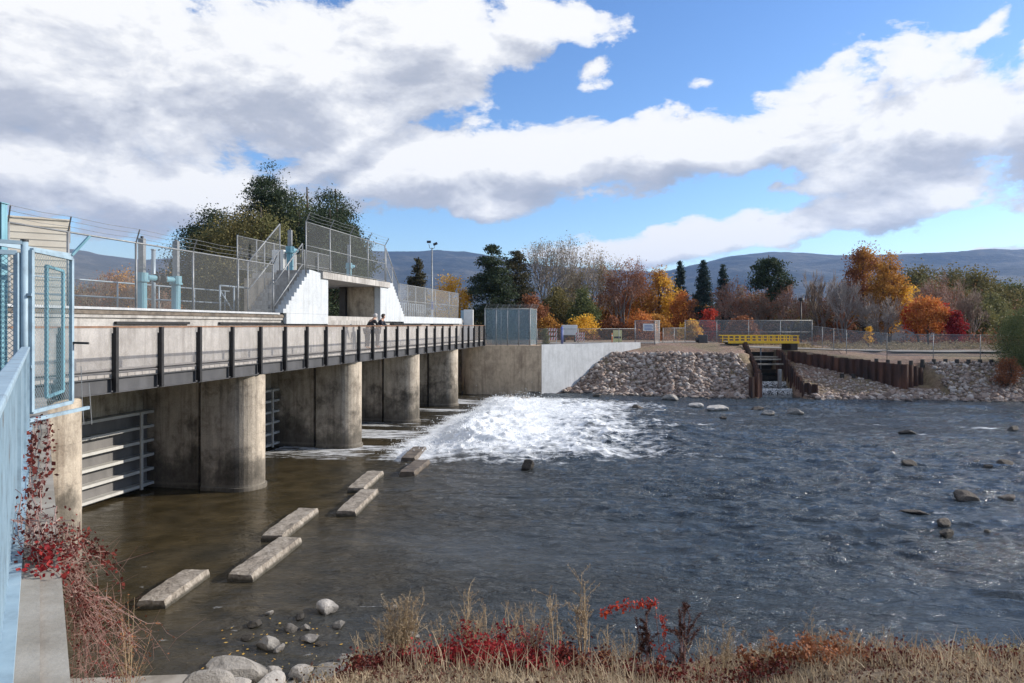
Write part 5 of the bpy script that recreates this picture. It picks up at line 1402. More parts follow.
L_, h, w = tp(863, 232, 62, 89); tree('poplar_tree', 'tall rusty orange poplar, left half of the tallest right pair', L_, h, w, 'leaf_rust', 75, 'dome', 9500, .24, 75, .10, low=.1, leaf2='leaf_amber', frac2=.5)
L_, h, w = tp(889, 244, 52, 85); tree('poplar_tree', 'tall golden amber poplar, right half of the tallest right pair', L_, h, w, 'leaf_amber', 76, 'dome', 9500, .24, 75, .10, low=.1, leaf2='leaf_gold', frac2=.3)
L_, h, w = tp(928, 289, 54, 80); tree('maple_tree', 'bright red and orange maple behind the right bank fence', L_, h, w, 'leaf_orange', 77, 'dome', 6500, .22, 34, .105, low=.14, leaf2='leaf_scarlet', frac2=.25)
L_, h, w = tp(918, 294, 34, 83); tree('maple_tree', 'scarlet maple crown behind the left side of the bright maple', L_, h, w, 'leaf_scarlet', 84, 'dome', 3200, .22, 36, .12, low=.14)
L_, h, w = tp(956, 308, 26, 78); tree('autumn_shrub', 'crimson shrub at the right foot of the bright maple', L_, h, w, 'leaf_crimson', 78, 'dome', 2600, .2, 28, .15, low=.02, cat='shrub')
for i, (px, yt, wp, Y, lf, lb) in enumerate([(912, 262, 84, 118, 'leaf_olive', 'olive green tree directly right of the golden poplar'), (950, 265, 84, 122, 'leaf_olive', 'olive tree in the middle of the back row on the right'), (982, 264, 84, 112, 'leaf_olive', 'olive brown tree toward the right edge of the back row'),
        (1006, 276, 64, 118, 'leaf_green', 'dark green tree behind the willow bush at the right edge'), (975, 298, 44, 92, 'leaf_willow', 'yellow green bush between the maple and the willow bush')]):
    L_, h, w = tp(px, yt, wp, Y); tree('leafy_tree', lb, L_, h, w, lf, 79+i, 'dome', 10500, .36, 60, .12, low=.04)
L_, h, w = tp(1026, 291, 78, 52.6, 1.2); tree('willow_bush', 'large grey green willow bush at the right edge of the river bank', L_, h, w, 'leaf_green', 90, 'dome', 26000, .13, 80, .12, low=.0, stems=12, aspect=.3, cat='shrub')
L_, h, w = tp(1008, 350, 28, 50.6, .8); tree('autumn_shrub', 'small rust red bush under the willow bush at the right edge', L_, h, w, 'leaf_rust', 91, 'dome', 2600, .11, 30, .15, low=.0, stems=8, cat='shrub')
L_, h, w = tp(868, 322, 10, 68); tree('autumn_shrub', 'small golden sapling behind the angled right fence', L_, h, w, 'leaf_gold', 92, 'dome', 700, .12, 18, .16, low=.05, cat='shrub')
L_, h, w = tp(545, 327, 12, 61, 3.8); tree('green_shrub', 'small green bush at the corner of the white wing wall', L_, h, w, 'leaf_willow', 93, 'dome', 1300, .1, 22, .16, low=.0, cat='shrub')
for i, (px, yt, wp, Y, lf, lb) in enumerate([
 (524, 294, 44, 100, 'leaf_rust', 'rust brown tree low between the conifers and the tall pale tree'), (570, 268, 60, 104, 'leaf_tan', 'tan leaved tree behind the two tall pale bare trees'),
 (606, 280, 52, 102, 'leaf_amber', 'amber tree behind the reddish half bare maple'), (634, 276, 50, 101, 'leaf_orange', 'orange tree between the half bare maple and the tall yellow tree'),
 (672, 284, 46, 103, 'leaf_gold', 'golden tree behind the first blue green spruce'), (697, 296, 46, 101, 'leaf_amber', 'amber tree behind the foot of the pointed spruces'),
 (744, 292, 56, 102, 'leaf_rust', 'rust leaved tree behind the pinkish bare trees'), (779, 298, 52, 101, 'leaf_olive', 'olive tree at the foot of the single tall green pine'),
 (806, 290, 50, 104, 'leaf_tan', 'tan leaved tree behind the black lamp post'), (834, 288, 50, 103, 'leaf_rust', 'rust leaved tree behind the brown grey bare tree'),
 (905, 278, 46, 98, 'leaf_gold', 'golden olive tree filling between the poplars and the red maple'), (926, 272, 60, 108, 'leaf_willow', 'yellow green tree above the red maple'),
 (962, 276, 60, 104, 'leaf_olive', 'dense olive tree right behind the crimson shrub'), (990, 284, 50, 100, 'leaf_willow', 'yellow green tree left of the willow bush'),
 (655, 312, 40, 84, 'leaf_amber', 'low amber bush right of the notice gate'), (612, 316, 36, 82, 'leaf_rust', 'low rust bush behind the yellow notice board'), (742, 316, 40, 80, 'leaf_rust', 'low rust bush behind the tall fence above the footbridge'), (690, 318, 30, 82, 'leaf_gold', 'low golden bush left of the scarlet shrub')]):
    L_, h, w = tp(px, yt, wp, Y); tree('autumn_tree', lb, L_, h, w, lf, 120+i, 'dome', 6500, .25, 52, .105, low=.03)
# continuous undergrowth and the far wood
def mass(name, label, cat, n, xr, yr, hr, wr, leaf, lsz, seed, per=220):
    rng = np.random.default_rng(seed); cs = []
    for _ in range(n):
        x = rng.uniform(*xr); y = rng.uniform(*yr); h_ = rng.uniform(*hr); w_ = rng.uniform(*wr)
        k = rng.normal(size=(per, 3)); k /= np.linalg.norm(k, axis=1)[:, None]; k *= (rng.random(per)**.4)[:, None]
        k[:, 2] = np.abs(k[:, 2])
        lump = .75+.35*fbm(k[:, 0]*2+x, k[:, 1]*2+k[:, 2]*2, 3, 2)
        cs.append(np.array([x, y, TZ(x, y)-.1])+k*np.array([w_, w_, h_])*lump[:, None])
    v, f = quads(np.concatenate(cs), lsz, rng, .6); return tag(npmesh(name, v, f, leaf), label, cat, kind='stuff')
mass('undergrowth', 'low brown undergrowth filling the foot of the trees on the far bank', 'undergrowth', 130, (-8, 80), (78, 104), (1.0, 2.6), (1.6, 3.4), 'leaf_rust', .26, 101)
mass('dark_thicket', 'dark evergreen thicket filling the shade between the far trees', 'thicket', 110, (-6, 84), (100, 116), (4, 7.2), (2.5, 4.5), 'leaf_cedar', .34, 102, 320)
mass('autumn_wood', 'mixed rust coloured wood behind the single trees on the far bank', 'woodland', 110, (0, 84), (108, 126), (4.5, 8.2), (2.5, 4.5), 'leaf_rust', .34, 106, 320)
mass('dry_scrub', 'pale dry scrub and weeds behind the right bank fence', 'scrub', 150, (28, 75), (62, 78), (.4, 1.1), (.8, 2.2), 'leaf_tan', .16, 103, 160)
mass('scrub', 'brown scrub on the upstream shore seen through the near fence', 'scrub', 260, (-95, -25), (82, 106), (3.0, 7.6), (2.5, 5.0), 'leaf_rust', .34, 104)
# weed litter over the near bank
rng = np.random.default_rng(88); n = 34000; x = rng.uniform(-2.2, 14, n); y = rng.uniform(5, 11.2, n); k = (vnoise(x*1.1, y*1.1, 5)+.4*vnoise(x*4, y*4, 6) > -.55) & (y < 11.1-.05*x); x = x[k]; y = y[k]
vq, fq = quads(np.stack([x, y, terrain(x, y)+rng.exponential(.03, len(x))], 1), .035, rng, .5)
tag(npmesh('leaf_litter', vq, fq, 'leaf_brownseed'), 'rusty leaf litter and low weeds scattered over the near bank', 'leaf litter', kind='stuff')
mass('far_wood', 'far off mixed wood along the valley floor behind the park trees', 'woodland', 240, (-230, 240), (150, 230), (5, 9.5), (7, 12), 'leaf_olive', .9, 105, 260)

# ------------------------------------------------------------------ foreground vegetation
def blades(n, xf, yf, hf, seed, lean=.35, wid=.006):
    rng = np.random.default_rng(seed)
    x = xf(rng, n); y = yf(rng, n, x); z = terrain(x, y); h = hf(rng, n, x, y)
    a = rng.uniform(0, 6.283, n); l = np.abs(rng.normal(0, lean, n))*h
    d = np.stack([np.cos(a)*l*1.5, np.sin(a)*l*1.5, h*np.clip(1.05-.5*l/h, .3, 1)], 1); side = np.stack([-np.sin(a), np.cos(a), a*0], 1)*wid*rng.uniform(.6, 1.4, n)[:, None]
    b0 = np.stack([x, y, z-.02], 1); m1 = b0+d*np.array([.35, .35, .6]); t = b0+d
    V_ = np.stack([b0-side, b0+side, m1+side*.7, m1-side*.7, t+side*.15, t-side*.15], 1).reshape(-1, 3)
    k = 6*np.arange(n)[:, None, None]; F_ = (np.array([(0, 1, 2, 3), (3, 2, 4, 5)])[None]+k).reshape(-1, 4)
    return V_, F_
def patchy(rng, n, xr, yr, sc_, thr, seed, inside=None):
    X_, Y_ = [], []
    while len(X_) < n:
        x = rng.uniform(*xr, n); y = rng.uniform(*yr, n)
        k = (vnoise(x*sc_, y*sc_, seed)+.35*vnoise(x*sc_*3, y*sc_*3, seed+1) > thr) & (y < 11.0-.05*x) & (x > .3-.691*y+.05)
        if inside is not None: k &= inside(x, y)
        X_ += list(x[k]); Y_ += list(y[k])
    return np.array(X_[:n]), np.array(Y_[:n])
def grass(n, xr, yr, hmin, hmax, thr, seed, inside=None):
    rng = np.random.default_rng(seed); x, y = patchy(rng, n, xr, yr, .9, thr, seed, inside)
    return blades(n, lambda r, m: x, lambda r, m, _: y, lambda r, m, a, b: (hmin+(hmax-hmin)*r.random(m)**2)*(.6+.55*np.clip(vnoise(a*.7, b*.7, seed+3)+.5, 0, 1)), seed)
V1, F1 = grass(80000, (-3, 16), (4.5, 11.1), .03, .17, -.60, 201, lambda x, y: x > -2.0+.25*np.sin(y*3))
V2, F2 = grass(7000, (-2.5, 14), (6.5, 10.8), .10, .40, .25, 202, lambda x, y: x > -1.4)
V3, F3 = grass(42000, (-1, 14), (-2.5, 4.7), .04, .22, -.7, 203)
gr = npmesh('dry_grass', np.concatenate([V1, V2, V3]), np.concatenate([F1, F2+len(V1), F3+len(V1)+len(V2)]), 'grass_straw')
tag(gr, 'dry straw coloured grass covering the near bank', 'grass', kind='stuff')

def weed(name, label, px, ytop, Y, spread, seed, twig='straw_twig', leaf='grass_straw', nst=9, nleaf=500, lsz=.02, fork=5, thick=.0035, cat='weed', zb=None, curve=.2, upper=.35):
    """fine branching dry weed standing on the bank"""
    rng = np.random.default_rng(seed)
    x = (px-HX)/F*Y; z = TZ(x, Y) if zb is None else zb
    h = CAMZ+(HY-ytop)*Y/F-z; h = max(h, .15)
    T = thing(name, label, cat, (x, Y, z)); base = np.array([x, Y, z-.03]); mb = MB(); tips = []
    for s in range(nst):
        a = rng.uniform(0, 6.283); r = spread*rng.uniform(.15, 1); hh = h*(1 if s == 0 else rng.uniform(.45, .98))
        e = base+np.array([math.cos(a)*r*(0.25 if s == 0 else 1), math.sin(a)*r*.6, hh])
        mid = base+(e-base)*.5+np.array([0, 0, hh*curve*.4])+rng.normal(0, .02, 3)
        mb.tube([base, mid, e], [thick*1.5, thick*1.1, thick*.5], 4, cap=False)
        for k in range(fork):
            t = rng.uniform(upper, 1); p = base+(e-base)*t+np.array([0, 0, hh*curve*.8*t*(1-t)])
            q = p+np.array([rng.normal(0, .10), rng.normal(0, .08), rng.uniform(.05, .20)])*h*1.0
            mb.tube([p, (p+q)/2+rng.normal(0, .006, 3), q], [thick*.7, thick*.5, thick*.35], 3, cap=False)
            tips.append((p, q))
        tips.append((base+(e-base)*.55, e))
    mb.build('stems', twig, T)
    if nleaf:
        i = rng.integers(0, len(tips), nleaf); t = rng.random(nleaf)[:, None]**.6
        A = np.array([tips[j][0] for j in i]); B = np.array([tips[j][1] for j in i]); c = A+(B-A)*t+rng.normal(0, lsz*.5, (nleaf, 3))
        v, f = quads(c-np.array(BASE[T.name]), lsz, rng, .5); npmesh('leaves', v, f, leaf, T)
    return T
weed('tall_weed', 'tallest thin straw coloured weed in the middle of the near bank', 583, 571, 8.4, .18, 301, nst=9, nleaf=1300, lsz=.02, upper=.5, thick=.005)
weed('tall_weed', 'dense feathery tan weed left of the red bushes over the water', 402, 592, 9.2, .38, 302, nst=34, nleaf=5200, lsz=.02, fork=10)
weed('tall_weed', 'sparse straw weed just right of the dense feathery one', 468, 588, 8.8, .28, 303, nst=14, nleaf=1700, lsz=.018, fork=7, thick=.0045)
weed('tall_weed', 'faint thin straw weed between the feathery and the tallest weeds', 512, 604, 8.6, .30, 304, nst=10, nleaf=700, lsz=.013, fork=6)
weed('tall_weed', 'leaning straw weed just left of the tallest weed', 556, 588, 8.2, .25, 305, nst=8, nleaf=900, lsz=.018, thick=.0045)
weed('tall_weed', 'short straw weed right of the tallest weed', 606, 622, 8.2, .25, 306, nst=10, nleaf=600, lsz=.013)
weed('tall_weed', 'pale straw weed below the bare red stalks near the centre bottom', 700, 632, 7.8, .25, 307, nst=14, nleaf=500, lsz=.012)
weed('tall_weed', 'pale fine weed on the right part of the near bank', 850, 622, 8.0, .35, 308, nst=14, nleaf=900, lsz=.012)
weed('tall_weed', 'wispy weed near the right bottom corner of the photo', 938, 640, 8.2, .4, 309, nst=14, nleaf=600, lsz=.012)
weed('tall_weed', 'thin brown weed reaching over the water at the lower left', 360, 628, 9.6, .2, 310, nst=7, nleaf=300, lsz=.012)
for i, (px, yt, Y, lb) in enumerate([(440, 612, 8.6, 'thin straw weed between the feathery one and the crimson mound'), (488, 600, 8.4, 'wispy straw weed rising from the crimson mound'), (532, 598, 8.3, 'wispy straw weed right of the crimson mound'), (628, 628, 8.0, 'short wispy weed left of the dark seed stalks'),
   (722, 618, 8.0, 'tall wispy weed right of the forked seed stalk'), (765, 628, 8.0, 'wispy pale weed left of the arching brown sprigs'), (815, 616, 8.1, 'wispy pale weed standing among the arching brown sprigs'), (890, 632, 8.1, 'pale branching weed over the water in the lower right'), (975, 636, 8.2, 'pale branching weed close to the bottom right corner'), (380, 618, 8.9, 'thin tan weed at the left side of the feathery one')]):
    weed('tall_weed', lb, px, yt, Y, .30, 340+i, nst=13, nleaf=1100, lsz=.014, fork=7, thick=.003, upper=.3)
for i, (px, yt, lb) in enumerate([(645, 607, 'dark brown seed stalk, left one below the red twig'), (684, 602, 'tall forked dark seed stalk right of the red leaved one')]):
    weed('seed_stalk', lb, px, yt, 7.9, .09, 320+i, 'red_stem', 'leaf_brownseed', 7, 3800, .017, 3, .004, curve=.05, upper=.3)
weed('red_stalk', 'upright stalk with bright red leaves between the two dark seed stalks', 665, 612, 7.9, .03, 322, 'red_stem', 'leaf_scarlet', 3, 260, .03, 2, .004, curve=.02, upper=.3)
def red_bush(label, px, ytop, Y, w, seed, leaf='leaf_crimson', n=3600, lsz=.038, name='red_creeper', stems=30, cat='creeper', twig='red_stem'):
    rng = np.random.default_rng(seed); x = (px-HX)/F*Y; z = TZ(x, Y); h = CAMZ+(HY-ytop)*Y/F-z; h = max(h, .18)
    T = thing(name, label, cat, (x, Y, z)); mb = MB(); c = []
    for s in range(stems):
        p = np.array([x+rng.uniform(-w, w)*.8, Y+rng.uniform(-w, w)*.6, 0]); p[2] = TZ(p[0], p[1])-.03
        q = p+np.array([rng.normal(0, .22), rng.normal(0, .18), h*rng.uniform(.5, 1.05)*(1-.5*abs(p[0]-x)/w)])
        m_ = (p+q)/2+rng.normal(0, .05, 3); mb.tube([p, m_, q], [.006, .004, .002], 4, cap=False)
        k = n//stems; t = rng.random(k)[:, None]**.55; c.append(p+(q-p)*t+rng.normal(0, .055, (k, 3)))
    mb.build('stems', twig, T); c = np.concatenate(c)
    v, f = quads(c-np.array([x, Y, z]), lsz, rng, .75); npmesh('leaves', v, f, leaf, T); return T
red_bush('bright crimson creeper mound at the centre left of the bottom edge', 500, 633, 8.0, .85, 401, n=5200)
red_bush('dull crimson creeper patch beside the grey rocks at the bottom', 405, 655, 8.2, .75, 402, 'leaf_darkred', 4200)
red_bush('dark red creeper right of the bright crimson mound', 560, 643, 7.8, .60, 403, 'leaf_darkred', 3600)
red_bush('rusty red ground creeper near the two seed stalks', 640, 660, 7.6, .6, 404, 'leaf_darkred', 2400)
red_bush('brown red leafy sprig cluster arching over the right part of the bank', 800, 634, 8.0, .6, 405, 'leaf_rust', 1700, .045, stems=14)
red_bush('brown leafed twigs right of the arching sprig cluster', 850, 645, 7.9, .45, 406, 'leaf_rust', 1000, .045, stems=9)
red_bush('dark rusty creeper at the lower right corner of the bank', 960, 660, 7.6, 1.1, 407, 'leaf_darkred', 3200, .035)
red_bush('rust and tan weed tangle on the bank under the tallest weeds', 600, 652, 7.9, .7, 409, 'leaf_rust', 2600, .03)
red_bush('rusty brown weed tangle near the right side of the bank', 900, 650, 7.8, .8, 410, 'leaf_rust', 2800, .028)
red_bush('tan dried leafy tangle at the bottom right corner', 1000, 648, 8.0, .8, 411, 'leaf_tan', 2600, .03, twig='straw_twig')
red_bush('tan dried tangle left of the dull crimson creeper patch', 352, 668, 8.6, .5, 412, 'leaf_tan', 1500, .03, twig='straw_twig')
red_bush('sparse rusty creeper between the sprigs and the seed stalks', 742, 666, 7.6, .6, 408, 'leaf_darkred', 1500, .035)
# arching twig with red leaves
q0 = atY(660, 7.9, 1.45); T = thing('red_twig', 'thin arching twig with red leaves pointing left above the seed stalks', 'twig', q0)
pts = [atY(662, 7.9, CAMZ+(HY-683)*7.9/F+.1), atY(655, 7.9, CAMZ+(HY-603)*7.9/F), atY(630, 7.9, CAMZ+(HY-606)*7.9/F), atY(600, 7.9, CAMZ+(HY-613)*7.9/F)]
MB().tube(pts, [.006, .005, .004, .002], 5).build('stem', 'red_stem', T)
rng = np.random.default_rng(5); A = np.array(pts[1:]); ii = rng.integers(0, 2, 190); tt = rng.random(190)[:, None]
v, f = quads(A[ii]+(A[ii+1]-A[ii])*tt+rng.normal(0, .03, (190, 3))-np.array(q0), .045, rng, .6); npmesh('leaves', v, f, 'leaf_scarlet', T)
# driftwood
q0 = atY(831, 7.9, CAMZ+(HY-668)*7.9/F); q1 = atY(815, 8.0, CAMZ+(HY-650)*8/F)
T = thing('dead_branch', 'pale broken dead branch lying in the grass near the right bottom', 'branch', q0)
MB().tube([q0, ((q0[0]+q1[0])/2, 7.95, (q0[2]+q1[2])/2+.02), q1], [.03, .04, .02], 7).build('wood', 'dead_wood', T)
# fallen leaves by the shallows and weed on stones
rng = np.random.default_rng(9); n = 90
x = rng.normal(-3.9, .7, n); y = rng.normal(11.6, .5, n); z = np.maximum(terrain(x, y), 0)+.035
v, f = quads(np.stack([x, y, z], 1), .06, rng, .7); v = v.reshape(-1, 4, 3); v[:, :, 2] = z[:, None]+(v[:, :, 2]-z[:, None])*.15
tag(npmesh('fallen_leaves', v.reshape(-1, 3), f, 'leaf_fallen'), 'yellow fallen leaves caught among the near shallows stones', 'leaves', kind='stuff')
# concrete footing at the lower left corner
fo = MB().prism([atY(60, 10.3, 0)[:2], atY(196, 10.45, 0)[:2], atY(205, 9.0, 0)[:2], atY(40, 9.0, 0)[:2]], -.5, .16).build('concrete_footing', 'ledge_concrete', None, atY(120, 10.3, .1))
tag(fo, 'pale flat concrete footing at the water edge in the lower left corner', 'footing')

# creeper on the wing wall and down its face
def vine(label, segs, seed, nl, leaf, spreadv=.10, name='wall_creeper', twig='red_stem', lsz=.05, nst=26, droop=0.):
    rng = np.random.default_rng(seed); T = thing(name, label, 'creeper', segs[0]); mb = MB(); c = []
    A = [np.array(s) for s in segs]
    for k in range(nst):
        off = rng.normal(0, spreadv, 3); pts = []
        j0 = rng.integers(0, max(1, len(A)-2)); j1 = rng.integers(j0+1, len(A))
        for j in range(j0, j1+1):
            if j > j0:
                for t in (.5, 1.):
                    pts.append(A[j-1]+(A[j]-A[j-1])*t+off+rng.normal(0, spreadv*.4, 3))
            else: pts.append(A[j]+off)
        mb.tube(pts, [.003-.002*i/len(pts) for i in range(len(pts))], 4, cap=False)
        for _ in range(nl//nst):
            i = rng.integers(0, len(pts)-1); c.append(pts[i]+(pts[i+1]-pts[i])*rng.random()+rng.normal(0, .035, 3))
    mb.build('stems', twig, T); v, f = quads(np.array(c)-np.array(BASE[T.name]), lsz, rng, .75); npmesh('leaves', v, f, leaf, T); return T
def wl(px, py, Y): return atY(px, Y, CAMZ+(HY-py)*Y/F)
vine('leafy dark red creeper climbing the top of the wing wall beside the blue fence', [at(42, 418, 4.13), at(34, 432, 4.13), at(31, 465, 4.13), at(33, 495, 4.13), at(36, 530, 4.13)], 501, 260, 'leaf_darkred', .02, nst=8, lsz=.05)
vine('leafy dark red runner at the edge of the wing wall above the pale concrete', [at(47, 420, 4.13), at(49, 440, 4.13), at(46, 470, 4.13), at(40, 495, 4.13)], 504, 130, 'leaf_darkred', .012, nst=5, lsz=.045)
vine('tangled reddish grey creeper mass spilling over the wing wall', [at(30, 505, 4.2), at(42, 535, 4.2), at(52, 545, 4.2), wl(66, 562, 5.2), wl(85, 590, 6.2)], 502, 900, 'leaf_darkred', .085, nst=80, lsz=.022)
vine('bright red leaf cluster on the wing wall ledge', [at(36, 555, 4.13), at(46, 564, 4.13), at(55, 570, 4.13)], 505, 240, 'leaf_crimson', .035, nst=14, lsz=.03)
rng = np.random.default_rng(77)
def hanging(label, starts, ends, seed, leaf, nl, name='hanging_creeper', sag=.4, lsz=.03):
    rng = np.random.default_rng(seed); T = thing(name, label, 'creeper', starts[0]); mb = MB(); c = []
    for p, q in zip(starts, ends):
        p = np.array(p); q = np.array(q); pts = []
        for i in range(9):
            t = i/8; pts.append(p+(q-p)*t+np.array([0, 0, sag*4*t*(1-t)])+rng.normal(0, .025, 3))
        mb.tube(pts, [.0045-.0004*i for i in range(9)], 4, cap=False)
        for _ in range(nl//len(starts)):
            i = rng.integers(0, 8); c.append(pts[i]+(pts[i+1]-pts[i])*rng.random()+rng.normal(0, .03, 3))
        for _ in range(5):
            i = rng.integers(2, 9); e = pts[i]+rng.normal(0, .16, 3); mb.tube([pts[i], e], [.0022, .001], 3, cap=False)
    mb.build('stems', 'red_stem', T); v, f = quads(np.array(c)-np.array(BASE[T.name]), lsz, rng, .7); npmesh('leaves', v, f, leaf, T)
S_ = [wl(rng.uniform(62, 80), rng.uniform(560, 600), 7.2) for _ in range(46)]; E2 = [wl(rng.uniform(72, 140), rng.uniform(640, 720), rng.uniform(7.6, 8.6)) for _ in range(46)]
hanging('dense reddish stems hanging down the outer face of the wing wall', S_, E2, 601, 'leaf_darkred', 1000, sag=.12)
S_ = [wl(64, 560, 7.2), wl(66, 556, 7.2), wl(62, 562, 7.2), wl(70, 580, 7.2)]; E2 = [wl(122, 588, 8.2), wl(118, 582, 8.2), wl(108, 560, 8.0), wl(126, 572, 8.2)]
hanging('red leaved runner arching from the wing wall over the dark water', S_, E2, 602, 'leaf_darkred', 260, sag=.28, lsz=.045)
S_ = [wl(84+rng.uniform(-8, 12), rng.uniform(590, 640), 8.0) for _ in range(12)]; E2 = [wl(rng.uniform(120, 184), rng.uniform(640, 670), 9.0) for _ in range(12)]
hanging('long pale stems reaching right from the hanging creeper toward the water', S_, E2, 603, 'leaf_rust', 260, sag=.16)
weed('tall_weed', 'brown dry weed rising beside the hanging creeper at the lower left', 128, 598, 9.4, .35, 311, 'straw_twig', 'leaf_rust', nst=16, nleaf=500, lsz=.02, zb=.2)

# ------------------------------------------------------------------ mountains
def ridge(az):
    x = np.interp(az, np.radians([-60, -40, -36, -33, -31, -28.5, -25, -20, -14, -10, -7, -4, -1, 3, 8, 12, 15, 17.5, 21, 24, 27, 31, 35, 40, 60]),
                  [255, 250, 247, 250, 256, 259, 255, 244, 250, 251, 250.5, 251, 257, 266, 270, 272, 264, 256, 251, 252, 254, 253, 250, 252, 262])
    return x
na, nr = 420, 90
az = np.radians(np.linspace(-58, 58, na)); rr = np.linspace(0, 1, nr)
A, R = np.meshgrid(az, rr)
dist = 1900+R*5600
rpx = ridge(A)
top = (325-rpx)/F*np.cos(A)*6900*.955
prof = sstep(0, .9, R)**1.15
nzz = fbm(np.sin(A)*dist/520+5, np.cos(A)*dist/520, 301, 6, .55)
hh = 4+top*prof*(1+.05*nzz*(1-prof))+nzz*70*np.sin(np.pi*np.clip(R, 0, .98))*(1-.45*R)
front = 62*np.exp(-((R-.13)/.06)**2)*(.6+.6*np.clip(fbm(A*9, A*0, 311, 3)+.2, 0, 1))
hh = hh+front
hh = np.where(R > .9, top*(1+.0*R)+nzz*5, hh)
hh = np.where(R > .975, 0, hh)
verts = np.stack([np.sin(A)*dist, np.cos(A)*dist, hh], -1).reshape(-1, 3)
idx = np.arange(na*nr).reshape(nr, na)
faces = np.stack([idx[:-1, :-1], idx[:-1, 1:], idx[1:, 1:], idx[1:, :-1]], -1).reshape(-1, 4)
m, nt, b, o = new_mat('mountain_slope')
p = position(nt)
n1 = noise(nt, p, .0022, 7, .62); n2 = noise(nt, p, .02, 5, .7)
c = ramp(nt, math_(nt, 'ADD', math_(nt, 'MULTIPLY', n1, .65), math_(nt, 'MULTIPLY', n2, .35)), [(.40, (.006, .012, .008)), (.50, (.02, .026, .018)), (.58, (.075, .07, .05))])
nt.links.new(c, b.inputs['Base Color']); b.inputs['Roughness'].default_value = 1; bump(nt, n2, b, .6, 20)
tag(npmesh('mountains', verts, faces, 'mountain_slope', smooth=True), kind='structure')

# haze
hz = MB().box(-9000, 9000, -60, 9000, -140, 640).build('haze', 'spray_white')
hm = bpy.data.materials.new('haze_air'); hm.use_nodes = True; nt = hm.node_tree; nt.nodes.clear()
o = nt.nodes.new('ShaderNodeOutputMaterial'); pv_ = nt.nodes.new('ShaderNodeVolumePrincipled')
pv_.inputs['Color'].default_value = (.27, .50, .98, 1); pv_.inputs['Density'].default_value = 0.00006; pv_.inputs['Anisotropy'].default_value = .2
nt.links.new(pv_.outputs[0], o.inputs['Volume']); hz.data.materials[0] = hm; hm.cycles.homogeneous_volume = True if hasattr(hm.cycles, 'homogeneous_volume') else None
tag(hz, 'thin pale blue air over the valley', 'haze', kind='stuff')

# ------------------------------------------------------------------ sun, sky, clouds
SUN_AZ, SUN_EL = math.radians(78), math.radians(24)
sd = Vector((math.sin(SUN_AZ)*math.cos(SUN_EL), math.cos(SUN_AZ)*math.cos(SUN_EL), math.sin(SUN_EL)))
sun = bpy.data.lights.new('sun', 'SUN'); sun.energy = 4.6; sun.angle = math.radians(.55); sun.color = (1, .93, .84)
so = bpy.data.objects.new('sun', sun); col.objects.link(so); so.rotation_euler = sd.to_track_quat('Z', 'Y').to_euler(); so.location = (30, 10, 40)
wd = bpy.data.worlds.new('World'); sc.world = wd; wd.use_nodes = True; nt = wd.node_tree; nt.nodes.clear()
out = nt.nodes.new('ShaderNodeOutputWorld')
sky = nt.nodes.new('ShaderNodeTexSky'); sky.sky_type = 'NISHITA'; sky.sun_disc = False; sky.sun_elevation = SUN_EL; sky.sun_rotation = SUN_AZ
sky.air_density = 1.0; sky.dust_density = .3; sky.ozone_density = 3.0
bg1 = nt.nodes.new('ShaderNodeBackground'); bg1.inputs[1].default_value = .15; hs = nt.nodes.new('ShaderNodeHueSaturation'); hs.inputs['Saturation'].default_value = 1.15; hs.inputs['Hue'].default_value = .508; nt.links.new(sky.outputs[0], hs.inputs['Color']); nt.links.new(hs.outputs[0], bg1.inputs[0])
tc = nt.nodes.new('ShaderNodeTexCoord'); sx = nt.nodes.new('ShaderNodeSeparateXYZ'); nt.links.new(tc.outputs['Generated'], sx.inputs[0])
azn = math_(nt, 'ARCTAN2', sx.outputs[0], sx.outputs[1]); eln = math_(nt, 'ARCSINE', sx.outputs[2])
cb_ = nt.nodes.new('ShaderNodeCombineXYZ'); nt.links.new(azn, cb_.inputs[0]); nt.links.new(eln, cb_.inputs[1])
ae = cb_.outputs[0]
def AE(px, py):
    x = (px-HX)/F; z = (HY-py)/F; return math.atan2(x, 1), math.atan2(z, math.hypot(1, x))
